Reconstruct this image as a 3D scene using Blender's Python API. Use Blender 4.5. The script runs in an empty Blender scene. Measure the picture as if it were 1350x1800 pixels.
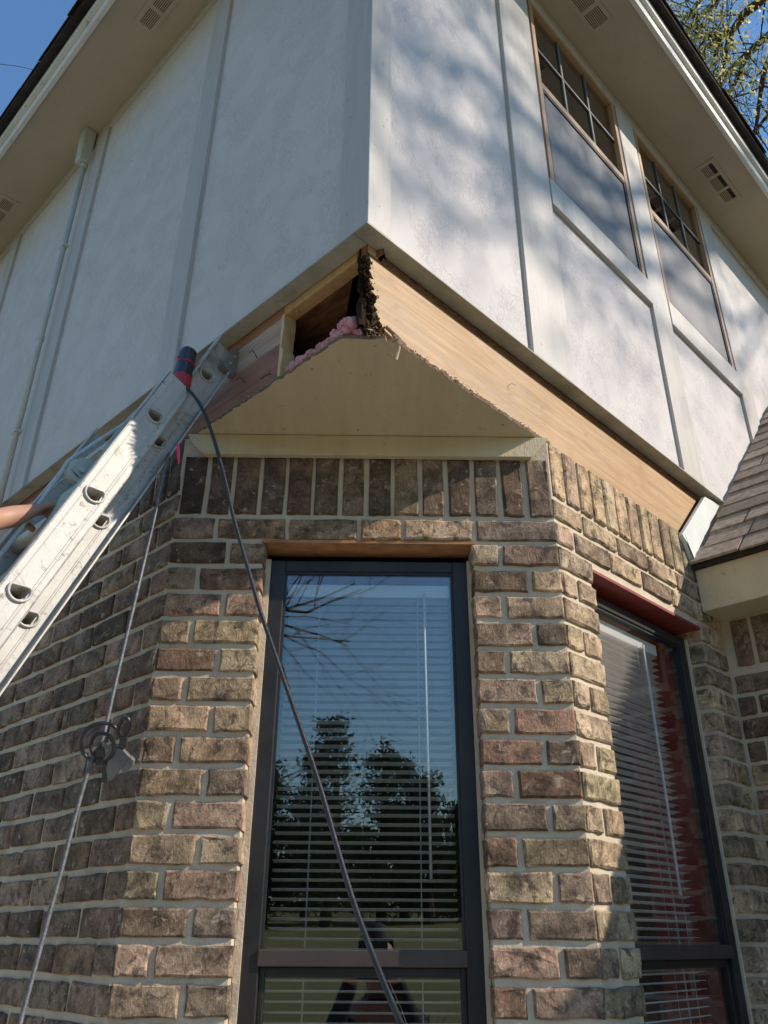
import bpy, bmesh, math, random
from math import sin, cos, radians, pi, sqrt, hypot
from mathutils import Vector, Matrix, noise

random.seed(7)
scene = bpy.context.scene
C = scene.collection

# ------------------------------------------------------------------ camera
F_PX, YAW, PITCH, ROLL, CAMH = 1440.0, .00853, .48243, .0061, 1.5
CAM = Vector((0, 0, CAMH))
_f = Vector((sin(YAW)*cos(PITCH), cos(YAW)*cos(PITCH), sin(PITCH)))
_r0 = Vector((cos(YAW), -sin(YAW), 0)); _u0 = _r0.cross(_f)
_r = _r0*cos(ROLL) + _u0*sin(ROLL); _u = -_r0*sin(ROLL) + _u0*cos(ROLL)
cd = bpy.data.cameras.new('camera'); cam = bpy.data.objects.new('camera', cd); C.objects.link(cam)
cam.matrix_world = Matrix.Translation(CAM) @ Matrix((_r, _u, -_f)).transposed().to_4x4()
cd.sensor_fit = 'HORIZONTAL'; cd.sensor_width = 36; cd.lens = 36*F_PX/1350
cd.clip_start = .01; cd.clip_end = 2000
scene.camera = cam

# ------------------------------------------------------------------ sky, sun, exposure
SUN = Vector((1.11, -.304, .80)).normalized()            # towards the sun
w = bpy.data.worlds.new('World'); scene.world = w; w.use_nodes = True
nt = w.node_tree; nt.nodes.clear()
sky = nt.nodes.new('ShaderNodeTexSky'); sky.sky_type = 'NISHITA'; sky.sun_disc = False
sky.sun_elevation = math.asin(SUN.z); sky.sun_rotation = math.atan2(SUN.x, SUN.y)
sky.altitude = 100; sky.air_density = 1.9; sky.dust_density = .0; sky.ozone_density = 10.0
bg = nt.nodes.new('ShaderNodeBackground'); bg.inputs[1].default_value = .15
wo = nt.nodes.new('ShaderNodeOutputWorld')
nt.links.new(sky.outputs[0], bg.inputs[0]); nt.links.new(bg.outputs[0], wo.inputs[0])
sl = bpy.data.lights.new('sun', 'SUN'); sl.energy = 4.7; sl.angle = radians(.53); sl.color = (1, .89, .75)
so = bpy.data.objects.new('sun', sl); C.objects.link(so)
so.rotation_euler = SUN.to_track_quat('Z', 'Y').to_euler(); so.location = (9, -3, 12)
vs = scene.view_settings; vs.view_transform = 'Standard'; vs.look = 'None'; vs.gamma = 1; vs.exposure = 0.22
vs.use_curve_mapping = False

# ------------------------------------------------------------------ frames of the house
D = 2.1; XC = -.034; WH = .549; S2 = sqrt(.5)
P0 = Vector((XC, D-WH, 0))
eR, nR = Vector((S2, S2, 0)), Vector((S2, -S2, 0))
eL, nL = Vector((-S2, S2, 0)), Vector((-S2, -S2, 0))
Zv = Vector((0, 0, 1))
def WR(u, n, z): return P0 + eR*u + nR*n + Zv*z
def WL(u, n, z): return P0 + eL*u + nL*n + Zv*z
def WC(x, n, z): return Vector((x, D-n, z))
U0 = 2*WH*S2                          # where the chamfer meets either brick wall
UI = 1.846                            # inner corner on the right wall
def WW(t, n, z): return WR(UI-n, t, z)     # wing wall: t runs towards the viewer, n outward
AX = {'R': (-eR, nR), 'L': (eL, nL), 'C': (Vector((-1, 0, 0)), Vector((0, -1, 0))), 'W': (-nR, -eR)}
PT = {'R': WR, 'L': WL, 'C': WC, 'W': WW}

def pix(p):
    q = Vector(p) - CAM; d = q.dot(_f)
    if d <= .01: return None
    return 675 + F_PX*q.dot(_r)/d, 900 - F_PX*q.dot(_u)/d, d
def ray(x, y): return (_r*((x-675)/F_PX) + _u*((900-y)/F_PX) + _f)
def at(x, y, depth): return CAM + ray(x, y)*depth           # a point at that camera depth

# ------------------------------------------------------------------ materials
def new_mat(name):
    m = bpy.data.materials.new(name); m.use_nodes = True
    n = m.node_tree.nodes; l = m.node_tree.links
    return m, n, l, n['Principled BSDF']
def ramp(n, stops):
    r = n.new('ShaderNodeValToRGB'); e = r.color_ramp.elements
    while len(e) < len(stops): e.new(.5)
    for el, (p, c) in zip(e, stops):
        el.position = p; el.color = (c, c, c, 1) if isinstance(c, (int, float)) else (*c, 1)
    return r
def noise_tex(n, l, vec, scale, detail=4, rough=.6, dist=0, dims='3D'):
    t = n.new('ShaderNodeTexNoise'); t.noise_dimensions = dims
    t.inputs['Scale'].default_value = scale; t.inputs['Detail'].default_value = detail
    t.inputs['Roughness'].default_value = rough; t.inputs['Distortion'].default_value = dist
    if vec: l.new(vec, t.inputs['Vector'])
    return t
def mapping(n, l, vec, sc=(1, 1, 1), rot=(0, 0, 0)):
    m = n.new('ShaderNodeMapping'); m.inputs['Scale'].default_value = sc; m.inputs['Rotation'].default_value = rot
    l.new(vec, m.inputs['Vector']); return m.outputs[0]
def mix(n, l, fac, a, b, mode='MIX'):
    m = n.new('ShaderNodeMix'); m.data_type = 'RGBA'; m.blend_type = mode
    for s, v in ((m.inputs[0], fac), (m.inputs[6], a), (m.inputs[7], b)):
        if isinstance(v, bpy.types.NodeSocket): l.new(v, s)
        elif isinstance(v, (int, float)): s.default_value = v
        else: s.default_value = (*v, 1)
    return m.outputs[2]
def bump(n, l, h, bsdf, strength=.5, dist=.01, prev=None):
    b = n.new('ShaderNodeBump'); b.inputs['Strength'].default_value = strength; b.inputs['Distance'].default_value = dist
    l.new(h, b.inputs['Height'])
    if prev is not None: l.new(prev, b.inputs['Normal'])
    if bsdf is not None: l.new(b.outputs[0], bsdf.inputs['Normal'])
    return b.outputs[0]
def plain(name, c1, c2=None, rough=.6, scale=6, metal=0, bs=0, bscale=60, sc=(1, 1, 1), stain=None, rot=(0, 0, 0), bd=.004, spec=.5):
    """two tones mixed by noise, an optional stain with its own patches, a fine bump"""
    m, n, l, b = new_mat(name)
    tc = n.new('ShaderNodeTexCoord').outputs['Object']
    v = mapping(n, l, tc, sc, rot) if sc != (1, 1, 1) or rot != (0, 0, 0) else tc
    col = None
    if c2:
        t = noise_tex(n, l, v, scale, 5, .65); r = ramp(n, [(.35, c1), (.65, c2)]); l.new(t.outputs[0], r.inputs[0]); col = r.outputs[0]
    if stain:
        sc_, thr, cs = stain
        t2 = noise_tex(n, l, tc, sc_, 6, .7); r2 = ramp(n, [(thr, 0.), (min(1, thr+.16), .8)]); l.new(t2.outputs[0], r2.inputs[0])
        col = mix(n, l, r2.outputs[0], col if col else c1, cs)
    if col: l.new(col, b.inputs['Base Color'])
    else: b.inputs['Base Color'].default_value = (*c1, 1)
    b.inputs['Roughness'].default_value = rough; b.inputs['Metallic'].default_value = metal
    b.inputs['Specular IOR Level'].default_value = spec
    if bs:
        t3 = noise_tex(n, l, v, bscale, 5, .7); bump(n, l, t3.outputs[0], b, bs, bd)
    return m

def brick_mat(name, attr=False):
    m, n, l, b = new_mat(name)
    tc = n.new('ShaderNodeTexCoord').outputs['Object']
    if attr:
        a = n.new('ShaderNodeAttribute'); a.attribute_name = 'Col'; base = a.outputs['Color']; vec = tc
    else:
        oi = n.new('ShaderNodeObjectInfo'); base = oi.outputs['Color']
        ad = n.new('ShaderNodeVectorMath'); ad.operation = 'MULTIPLY_ADD'
        cb = n.new('ShaderNodeCombineXYZ'); l.new(oi.outputs['Random'], cb.inputs[0]); l.new(oi.outputs['Random'], cb.inputs[1])
        l.new(cb.outputs[0], ad.inputs[0]); ad.inputs[1].default_value = (37, 91, 0); l.new(tc, ad.inputs[2]); vec = ad.outputs[0]
    big = noise_tex(n, l, vec, 13, 5, .65, .4); r1 = ramp(n, [(.32, .38), (.5, 1.), (.68, 1.6)]); l.new(big.outputs[0], r1.inputs[0])
    col = mix(n, l, 1., base, r1.outputs[0], 'MULTIPLY')
    dk = noise_tex(n, l, vec, 24, 6, .75, .8); r2 = ramp(n, [(.51, 0.), (.61, .78)]); l.new(dk.outputs[0], r2.inputs[0])
    col = mix(n, l, r2.outputs[0], col, (.075, .052, .042))
    wh = noise_tex(n, l, vec, 31, 6, .72, .5); r3 = ramp(n, [(.57, 0.), (.66, .7)]); l.new(wh.outputs[0], r3.inputs[0])
    col = mix(n, l, r3.outputs[0], col, (.54, .43, .31))
    sp = noise_tex(n, l, vec, 190, 3, .7); r4 = ramp(n, [(.35, .72), (.68, 1.25)]); l.new(sp.outputs[0], r4.inputs[0])
    col = mix(n, l, 1., col, r4.outputs[0], 'MULTIPLY')
    l.new(col, b.inputs['Base Color']); b.inputs['Roughness'].default_value = .88; b.inputs['Specular IOR Level'].default_value = .25
    h1 = noise_tex(n, l, mapping(n, l, vec, (1, 1, .55)), 55, 6, .72, 1.2)
    p = bump(n, l, h1.outputs[0], None, .85, .010)
    h2 = noise_tex(n, l, vec, 330, 3, .7); bump(n, l, h2.outputs[0], b, .4, .002, p)
    return m

def stucco_mat():
    m, n, l, b = new_mat('white_stucco_paint')
    tc = n.new('ShaderNodeTexCoord').outputs['Object']
    patch = noise_tex(n, l, tc, 6.5, 3, .55, .7); pr = ramp(n, [(.42, 0.), (.58, 1.)]); l.new(patch.outputs[0], pr.inputs[0])
    v = mapping(n, l, tc, (1.5, 1.5, .62), (.25, .3, 0))
    fl = noise_tex(n, l, v, 66, 3, .6, 1.4); fr = ramp(n, [(.50, 0.), (.56, 1.)]); l.new(fl.outputs[0], fr.inputs[0])
    mm = n.new('ShaderNodeMath'); mm.operation = 'MULTIPLY'; l.new(pr.outputs[0], mm.inputs[0]); l.new(fr.outputs[0], mm.inputs[1])
    c = noise_tex(n, l, tc, 2.2, 6, .7); cr = ramp(n, [(.3, (.565, .525, .51)), (.7, (.605, .565, .55))]); l.new(c.outputs[0], cr.inputs[0])
    d = noise_tex(n, l, mapping(n, l, tc, (9, 9, 1.2)), 1.4, 6, .75); dr = ramp(n, [(.62, 0.), (.9, .22)]); l.new(d.outputs[0], dr.inputs[0])
    col = mix(n, l, dr.outputs[0], cr.outputs[0], (.46, .40, .36))
    l.new(col, b.inputs['Base Color']); b.inputs['Roughness'].default_value = .75; b.inputs['Specular IOR Level'].default_value = .25
    p = bump(n, l, mm.outputs[0], None, .52, .0042)
    g = noise_tex(n, l, tc, 160, 4, .6); bump(n, l, g.outputs[0], b, .15, .002, p)
    return m

def wood_mat(name, c1, c2, knot=None, scale=1.0, axis='R', rough=.6, stains=None, specks=None, bs=.2, freq=46, knots=False):
    m, n, l, b = new_mat(name)
    tc = n.new('ShaderNodeTexCoord').outputs['Object']
    rz = {'R': -pi/4, 'L': pi/4, 'X': 0}[axis]
    v = mapping(n, l, tc, (1, 1, 1), (0, 0, rz))
    v1 = mapping(n, l, v, (.55*scale, 3*scale, 7*scale))
    wv = noise_tex(n, l, v1, 2.3, 3, .5, .9)
    sn = n.new('ShaderNodeMath'); sn.operation = 'MULTIPLY'; sn.inputs[1].default_value = freq; l.new(wv.outputs[0], sn.inputs[0])
    sn2 = n.new('ShaderNodeMath'); sn2.operation = 'SINE'; l.new(sn.outputs[0], sn2.inputs[0])
    r = ramp(n, [(0., c2), (.55, c1), (1., c1)]); mp = n.new('ShaderNodeMapRange'); mp.inputs[1].default_value = -1; mp.inputs[2].default_value = 1
    l.new(sn2.outputs[0], mp.inputs[0]); l.new(mp.outputs[0], r.inputs[0])
    fine = noise_tex(n, l, mapping(n, l, v, (3*scale, 60*scale, 150*scale)), 1, 3, .6); fr = ramp(n, [(.3, .8), (.7, 1.12)]); l.new(fine.outputs[0], fr.inputs[0])
    col = mix(n, l, 1., r.outputs[0], fr.outputs[0], 'MULTIPLY')
    if stains:
        for (sc_, thr, cs, st) in stains:
            t2 = noise_tex(n, l, mapping(n, l, v, (1, 1.5, 2)), sc_, 5, .65, .5); r2 = ramp(n, [(thr, 0.), (thr+.15, st)]); l.new(t2.outputs[0], r2.inputs[0])
            col = mix(n, l, r2.outputs[0], col, cs)
    if knots:
        vk = n.new('ShaderNodeTexVoronoi'); vk.inputs['Scale'].default_value = 2.3; vk.inputs['Randomness'].default_value = 1; l.new(mapping(n, l, v, (1, .6, 1.7)), vk.inputs['Vector'])
        rk = ramp(n, [(.028, .95), (.05, .55), (.085, 0.)]); l.new(vk.outputs['Distance'], rk.inputs[0]); col = mix(n, l, rk.outputs[0], col, (.22, .105, .045))
    if specks:
        vo = n.new('ShaderNodeTexVoronoi'); vo.inputs['Scale'].default_value = specks; l.new(v, vo.inputs['Vector'])
        r5 = ramp(n, [(.035, .9), (.06, 0.)]); l.new(vo.outputs['Distance'], r5.inputs[0])
        col = mix(n, l, r5.outputs[0], col, (.06, .035, .02))
    l.new(col, b.inputs['Base Color']); b.inputs['Roughness'].default_value = rough; b.inputs['Specular IOR Level'].default_value = .3
    bump(n, l, fine.outputs[0], b, bs, .003)
    return m

def glass_mat(name, refl, tint, fm=1.2):
    m, n, l, b = new_mat(name); n.remove(b)
    out = n['Material Output']
    g = n.new('ShaderNodeBsdfGlossy'); g.inputs['Roughness'].default_value = 0.004; g.inputs['Color'].default_value = (.92, .96, 1, 1)
    t = n.new('ShaderNodeBsdfTransparent'); t.inputs['Color'].default_value = (*tint, 1)
    fr = n.new('ShaderNodeFresnel'); fr.inputs['IOR'].default_value = 1.5
    ma = n.new('ShaderNodeMath'); ma.operation = 'MULTIPLY_ADD'; ma.inputs[1].default_value = fm; ma.inputs[2].default_value = refl
    ma.use_clamp = True
    l.new(fr.outputs[0], ma.inputs[0])
    tc = n.new('ShaderNodeTexCoord').outputs['Object']; wv = noise_tex(n, l, tc, 2.2, 2, .5)
    bp = n.new('ShaderNodeBump'); bp.inputs['Strength'].default_value = .02; bp.inputs['Distance'].default_value = .02; l.new(wv.outputs[0], bp.inputs['Height'])
    l.new(bp.outputs[0], g.inputs['Normal'])
    mx = n.new('ShaderNodeMixShader'); l.new(ma.outputs[0], mx.inputs[0]); l.new(t.outputs[0], mx.inputs[1]); l.new(g.outputs[0], mx.inputs[2])
    l.new(mx.outputs[0], out.inputs[0]); return m

def leaf_mat(name, c1, c2, trans=.45):
    m, n, l, b = new_mat(name); out = n['Material Output']
    tc = n.new('ShaderNodeTexCoord').outputs['Object']
    t = noise_tex(n, l, tc, 3.5, 3, .7); r = ramp(n, [(.3, c1), (.7, c2)]); l.new(t.outputs[0], r.inputs[0])
    l.new(r.outputs[0], b.inputs['Base Color']); b.inputs['Roughness'].default_value = .5
    tr = n.new('ShaderNodeBsdfTranslucent'); l.new(r.outputs[0], tr.inputs[0])
    mx = n.new('ShaderNodeMixShader'); mx.inputs[0].default_value = trans
    l.new(b.outputs[0], mx.inputs[1]); l.new(tr.outputs[0], mx.inputs[2]); l.new(mx.outputs[0], out.inputs[0]); return m

M = {}
M['brick'] = brick_mat('brown_brick'); M['brick_attr'] = brick_mat('brown_brick_far', True)
M['mortar'] = plain('mortar', (.56, .47, .35), (.68, .575, .445), .95, 9, bs=.8, bscale=110, bd=.006, spec=.15, stain=(3, .60, (.38, .305, .215)))
M['stucco'] = stucco_mat()
M['trim'] = plain('trim_paint', (.435, .405, .37), (.49, .455, .415), .55, 3, bs=.35, bscale=22, sc=(14, 14, .8), bd=.003, stain=(5, .66, (.46, .43, .36)))
M['lip'] = plain('weathered_trim_edge', (.30, .29, .23), (.42, .40, .32), .7, 9, bs=.3, bscale=50, stain=(7, .55, (.20, .19, .15)))
M['soffit'] = plain('soffit_paint', (.56, .46, .285), (.62, .515, .33), .6, 3, bs=.55, bscale=30, sc=(6, .7, 1), rot=(0, 0, .5), stain=(4, .60, (.42, .33, .19)))
M['eave'] = plain('eave_soffit_paint', (.42, .345, .25), (.49, .41, .305), .65, 2.5, bs=.15, bscale=40, stain=(3.2, .64, (.27, .21, .14)))
M['fascia'] = plain('fascia_paint', (.68, .66, .60), (.76, .74, .69), .5, 4, bs=.2, bscale=40, stain=(6, .66, (.40, .34, .26)))
M['pine'] = wood_mat('new_pine', (.47, .305, .165), (.415, .255, .12), axis='R', stains=[(3, .50, (.38, .215, .095), .65), (9, .58, (.26, .15, .075), .6), (2.2, .56, (.33, .245, .17), .55)], specks=26, freq=24, knots=True)
M['pine_end'] = plain('sawn_pine', (.60, .40, .20), (.70, .50, .28), .7, 14, bs=.3, bscale=60, sc=(3, 3, 1), stain=(15, .6, (.42, .22, .09)))
M['oldpine'] = plain('aged_pine', (.44, .26, .11), (.54, .35, .17), .7, 10, bs=.3, bscale=60, sc=(3, 3, 1), stain=(13, .58, (.20, .085, .035)))
M['oldwood'] = wood_mat('old_stained_rim', (.33, .155, .095), (.27, .12, .075), axis='L', stains=[(3.0, .47, (.22, .09, .07), .8), (7, .62, (.12, .055, .04), .8)], specks=18, bs=.4, freq=14)
M['paleold'] = wood_mat('pale_old_rim', (.47, .34, .26), (.40, .275, .20), axis='L', stains=[(3.5, .58, (.26, .15, .11), .6)], specks=16, bs=.3, freq=14)
M['subfloor'] = wood_mat('subfloor_plywood', (.26, .12, .055), (.15, .065, .03), axis='L', scale=1.6, stains=[(4, .6, (.06, .03, .02), .8)], bs=.3)
M['rot'] = plain('rotted_wood', (.014, .010, .008), (.06, .034, .022), .95, 30, bs=1., bscale=70, sc=(1, 1, .5), bd=.01, spec=.1)
M['splinter'] = plain('torn_wood_fibre', (.36, .24, .15), (.55, .42, .29), .85, 40, bs=.5, bscale=90)
M['rawedge'] = plain('raw_ply_edge', (.14, .085, .055), (.24, .16, .11), .95, 60, bs=.8, bscale=150)
M['insul'] = plain('pink_insulation', (.70, .30, .34), (.80, .45, .48), 1., 22, bs=1., bscale=70, bd=.012, spec=.05, stain=(14, .58, (.45, .18, .18)))
M['bronze'] = plain('bronze_frame', (.020, .018, .018), (.034, .030, .028), .42, 8, metal=.2, bs=.08, bscale=80, stain=(9, .66, (.07, .058, .05)))
M['rail'] = plain('weathered_bronze_rail', (.06, .044, .036), (.085, .062, .05), .5, 8, metal=.2, bs=.08, bscale=80)
M['glass'] = glass_mat('coated_glass', .075, (.98, .99, .99), 1.0)
M['glass_r'] = glass_mat('clear_glass', .01, (.98, .98, .98), .30)
M['glass_up'] = glass_mat('upper_glass', .12, (.8, .8, .8))
M['blind'] = plain('blind_slat', (.86, .84, .79), (.90, .88, .84), .45, 4)
M['string'] = plain('blind_string', (.75, .74, .70), rough=.8)
M['red'] = plain('red_lintel_paint', (.20, .028, .02), (.27, .05, .033), .55, 12, bs=.2, bscale=60, stain=(14, .64, (.10, .03, .02)))
M['redwall'] = plain('red_interior_wall', (.46, .022, .026), (.52, .033, .036), .6, 3)
M['room'] = plain('room_dimness_paint', (.045, .035, .033), (.06, .05, .045), .8, 2)  # near-black walls: indoor dimness put into the colour so windows look dark
M['rust'] = plain('rusty_steel', (.34, .15, .06), (.50, .25, .11), .85, 16, bs=.5, bscale=80, sc=(1, 2, 1), stain=(20, .57, (.17, .065, .03)))
M['wframe'] = plain('tan_window_frame', (.36, .205, .10), (.43, .255, .13), .5, 5, bs=.1, bscale=50)
M['muntin'] = plain('grey_muntin', (.085, .08, .075), (.12, .115, .105), .6, 6)
M['screen'] = plain('solar_screen', (.165, .16, .16), (.215, .21, .21), .65, 5, bs=.25, bscale=420, bd=.001)
M['shingle'] = plain('brown_shingle', (.17, .135, .105), (.29, .235, .185), .95, 40, bs=.9, bscale=260, bd=.004, spec=.12, stain=(5, .58, (.12, .092, .072)))
def vary(m, lo, hi):
    n, l = m.node_tree.nodes, m.node_tree.links; b = n['Principled BSDF']; src = b.inputs['Base Color'].links[0].from_socket
    oi = n.new('ShaderNodeObjectInfo'); r_ = ramp(n, [(0., lo), (1., hi)]); l.new(oi.outputs['Random'], r_.inputs[0])
    l.new(mix(n, l, 1., src, r_.outputs[0], 'MULTIPLY'), b.inputs['Base Color'])
vary(M['shingle'], .85, 1.6)
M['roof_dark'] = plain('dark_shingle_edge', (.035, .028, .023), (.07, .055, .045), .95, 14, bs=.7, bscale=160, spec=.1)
M['flash'] = plain('painted_flashing', (.56, .60, .56), (.66, .69, .65), .5, 6, bs=.2, bscale=30, stain=(9, .64, (.38, .38, .33)))
M['alu'] = plain('ladder_aluminium', (.40, .385, .355), (.50, .48, .45), .55, 6, metal=.15, bs=.15, bscale=60, stain=(17, .60, (.25, .24, .21)))
M['alu2'] = plain('ladder_aluminium_far', (.42, .40, .35), (.52, .50, .45), .5, 6, metal=.15, bs=.1, bscale=50, stain=(10, .63, (.27, .25, .20)))
def scuff(m, scale, thr, col, fac=.75, sc=(1, 1, 1)):
    n, l = m.node_tree.nodes, m.node_tree.links; b = n['Principled BSDF']; src = b.inputs['Base Color'].links[0].from_socket
    tc = n.new('ShaderNodeTexCoord').outputs['Object']; t = noise_tex(n, l, mapping(n, l, tc, sc), scale, 8, .78, .6); r_ = ramp(n, [(thr, 0.), (thr+.06, fac)]); l.new(t.outputs[0], r_.inputs[0])
    l.new(mix(n, l, r_.outputs[0], src, col), b.inputs['Base Color'])
for k_ in ('alu', 'alu2'): scuff(M[k_], 9, .555, (.22, .205, .175), .6); scuff(M[k_], 38, .575, (.15, .14, .12)); scuff(M[k_], 60, .60, (.66, .65, .62))
scuff(M['trim'], 30, .60, (.24, .21, .17), .6); scuff(M['fascia'], 24, .58, (.26, .21, .16), .6); scuff(M['eave'], 40, .61, (.18, .14, .09), .5)
scuff(M['stucco'], 70, .685, (.22, .19, .17), .7); scuff(M['pine'], 60, .625, (.16, .09, .05), .7); scuff(M['soffit'], 34, .60, (.22, .165, .09), .55)
M['cap'] = plain('grey_plastic_cap', (.16, .155, .145), (.21, .20, .19), .6, 9, bs=.1, bscale=80)
M['rivet'] = plain('bright_rivet', (.7, .7, .68), rough=.35, metal=.8)
M['black'] = plain('black_rubber', (.016, .016, .018), (.026, .026, .028), .5, 30, bs=.1, bscale=120)
M['blackplastic'] = plain('black_plastic', (.014, .014, .016), (.03, .03, .032), .32, 20, bs=.08, bscale=80, spec=.6)
M['redplastic'] = plain('red_plastic', (.36, .016, .02), (.44, .025, .03), .45, 9)
M['greyplastic'] = plain('grey_plastic', (.10, .10, .105), (.17, .17, .175), .4, 14, bs=.1, bscale=90, spec=.6)
M['cord'] = plain('black_cord_sheath', (.012, .012, .013), (.024, .023, .023), .36, 60, bs=.5, bscale=260, bd=.002, spec=.5)
M['steel'] = plain('dark_cable', (.09, .09, .095), (.17, .17, .175), .36, 80, metal=.2, bs=.6, bscale=400, bd=.002)
M['rope'] = plain('white_rope', (.52, .54, .54), (.68, .70, .70), .9, 60, bs=1., bscale=220, bd=.004)
M['rag'] = plain('pale_green_cloth', (.30, .35, .29), (.43, .47, .37), .9, 9, bs=.5, bscale=40, stain=(11, .6, (.24, .25, .17)))
M['ribbon'] = plain('magenta_ribbon', (.55, .03, .17), (.62, .05, .2), .6, 9)
M['conduit'] = plain('painted_conduit', (.46, .47, .43), (.56, .56, .51), .5, 6, bs=.15, bscale=40, stain=(8, .64, (.30, .29, .25)))
M['skin'] = plain('skin', (.42, .215, .14), (.50, .27, .18), .55, 12, bs=.15, bscale=120)
M['shirt'] = plain('grey_shirt', (.10, .11, .13), (.14, .15, .17), .9, 9, bs=.3, bscale=40)
M['jeans'] = plain('blue_jeans', (.045, .06, .11), (.07, .09, .15), .9, 9, bs=.3, bscale=90)
M['darkcloth'] = plain('dark_clothing', (.018, .018, .022), (.03, .03, .035), .9, 9, bs=.3, bscale=60)
M['hair'] = plain('dark_hair', (.02, .014, .01), (.04, .028, .02), .7, 40, bs=.6, bscale=120)
M['bark'] = plain('bark', (.075, .062, .05), (.14, .118, .10), .95, 8, bs=.9, bscale=24, sc=(2, 2, .5), bd=.03, spec=.1)
M['bark_dark'] = plain('pine_bark', (.06, .042, .03), (.11, .08, .058), .95, 6, bs=.8, bscale=14, bd=.03, spec=.1)
M['leaf'] = leaf_mat('young_leaf', (.42, .42, .10), (.60, .54, .24), .55)
M['needle'] = leaf_mat('pine_needles', (.03, .05, .02), (.07, .10, .04), .2)
M['shrubleaf'] = leaf_mat('shrub_leaf', (.03, .07, .02), (.09, .16, .05), .25)
M['lawn'] = plain('lawn_grass', (.15, .155, .06), (.21, .19, .085), .95, .35, bs=.8, bscale=30, bd=.03, spec=.1, stain=(.08, .5, (.19, .165, .08)))
M['slab'] = plain('bounce_slab_surface', (.47, .42, .34), (.56, .50, .41), .9, 3, bs=.3, bscale=60)  # pale tone of the added slab that bounces light

# ------------------------------------------------------------------ mesh helpers
class MB:
    def __init__(s): s.v = []; s.f = []
    def poly(s, pts):
        i = len(s.v); s.v += [tuple(p) for p in pts]; s.f.append(tuple(range(i, i+len(pts))))
    def hexa(s, p):                                  # 8 corners: bottom ring 0-3, top ring 4-7
        i = len(s.v); s.v += [tuple(q) for q in p]
        for f in ((0, 3, 2, 1), (4, 5, 6, 7), (0, 1, 5, 4), (1, 2, 6, 5), (2, 3, 7, 6), (3, 0, 4, 7)):
            s.f.append(tuple(i+k for k in f))
        return s
    def box(s, W, a0, a1, n0, n1, z0, z1):           # a box in a wall's frame
        return s.hexa([W(a0, n0, z0), W(a1, n0, z0), W(a1, n1, z0), W(a0, n1, z0), W(a0, n0, z1), W(a1, n0, z1), W(a1, n1, z1), W(a0, n1, z1)])
    def prism(s, pts, d):                            # outline (list of points) pushed along the vector d
        k = len(pts); i = len(s.v); d = Vector(d)
        s.v += [tuple(p) for p in pts] + [tuple(Vector(p)+d) for p in pts]
        s.f.append(tuple(range(i+k-1, i-1, -1))); s.f.append(tuple(range(i+k, i+2*k)))
        for j in range(k): s.f.append((i+j, i+(j+1) % k, i+k+(j+1) % k, i+k+j))
        return s
    def tube(s, pts, rad, sides=8, cap=True):
        pts = [Vector(p) for p in pts]; n = len(pts); i0 = len(s.v)
        rr = rad if isinstance(rad, (list, tuple)) else [rad]*n
        t = (pts[1]-pts[0]).normalized(); a = t.orthogonal().normalized()
        for k in range(n):
            t = (pts[min(k+1, n-1)]-pts[max(k-1, 0)]).normalized()
            a = (a - t*a.dot(t)); a = a.normalized() if a.length > 1e-6 else t.orthogonal().normalized()
            b = t.cross(a)
            for j in range(sides):
                q = 2*pi*j/sides; s.v.append(tuple(pts[k]+(a*cos(q)+b*sin(q))*rr[k]))
        for k in range(n-1):
            for j in range(sides):
                s.f.append((i0+k*sides+j, i0+k*sides+(j+1) % sides, i0+(k+1)*sides+(j+1) % sides, i0+(k+1)*sides+j))
        if cap:
            s.f.append(tuple(i0+j for j in range(sides-1, -1, -1))); s.f.append(tuple(i0+(n-1)*sides+j for j in range(sides)))
        return s
    def mesh(s, name, mat, smooth=False, recalc=True):
        me = bpy.data.meshes.new(name); me.from_pydata(s.v, [], s.f)
        if recalc:
            bm = bmesh.new(); bm.from_mesh(me); bmesh.ops.recalc_face_normals(bm, faces=bm.faces); bm.to_mesh(me); bm.free()
        if mat: me.materials.append(M[mat] if isinstance(mat, str) else mat)
        if smooth: me.polygons.foreach_set('use_smooth', [True]*len(me.polygons))
        me.update(); return me
    def build(s, name, mat, parent=None, smooth=False, bevel=0, recalc=True, auto=None):
        o = link(name, s.mesh(name, mat, smooth, recalc), parent)
        if bevel:
            bv = o.modifiers.new('bevel', 'BEVEL'); bv.width = bevel; bv.segments = 2; bv.limit_method = 'ANGLE'; bv.angle_limit = radians(40)
        return o
def link(name, data, parent=None):
    o = bpy.data.objects.new(name, data); C.objects.link(o)
    if parent is not None:
        o.parent = parent
        if parent.type == 'EMPTY': o.matrix_parent_inverse = Matrix.Translation(-parent.location)
    return o
def thing(name, loc, label, cat, group=None):
    o = bpy.data.objects.new(name, None); C.objects.link(o); o.location = loc; o.empty_display_size = .2
    return tag(o, label, cat, group)
def tag(o, label=None, cat=None, group=None, kind=None):
    if label: o['label'] = label
    if cat: o['category'] = cat
    if group: o['group'] = group
    if kind: o['kind'] = kind
    return o
def smooth_path(pts, n=8):                           # Catmull-Rom through the points
    P = [Vector(p) for p in pts]; P = [P[0]*2-P[1]]+P+[P[-1]*2-P[-2]]; out = []
    for i in range(1, len(P)-2):
        for k in range(n):
            t = k/n; a, b, c, d = P[i-1], P[i], P[i+1], P[i+2]
            out.append(.5*((2*b)+(c-a)*t+(2*a-5*b+4*c-d)*t*t+(3*b-a-3*c+d)*t**3))
    out.append(P[-2]); return out

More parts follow.
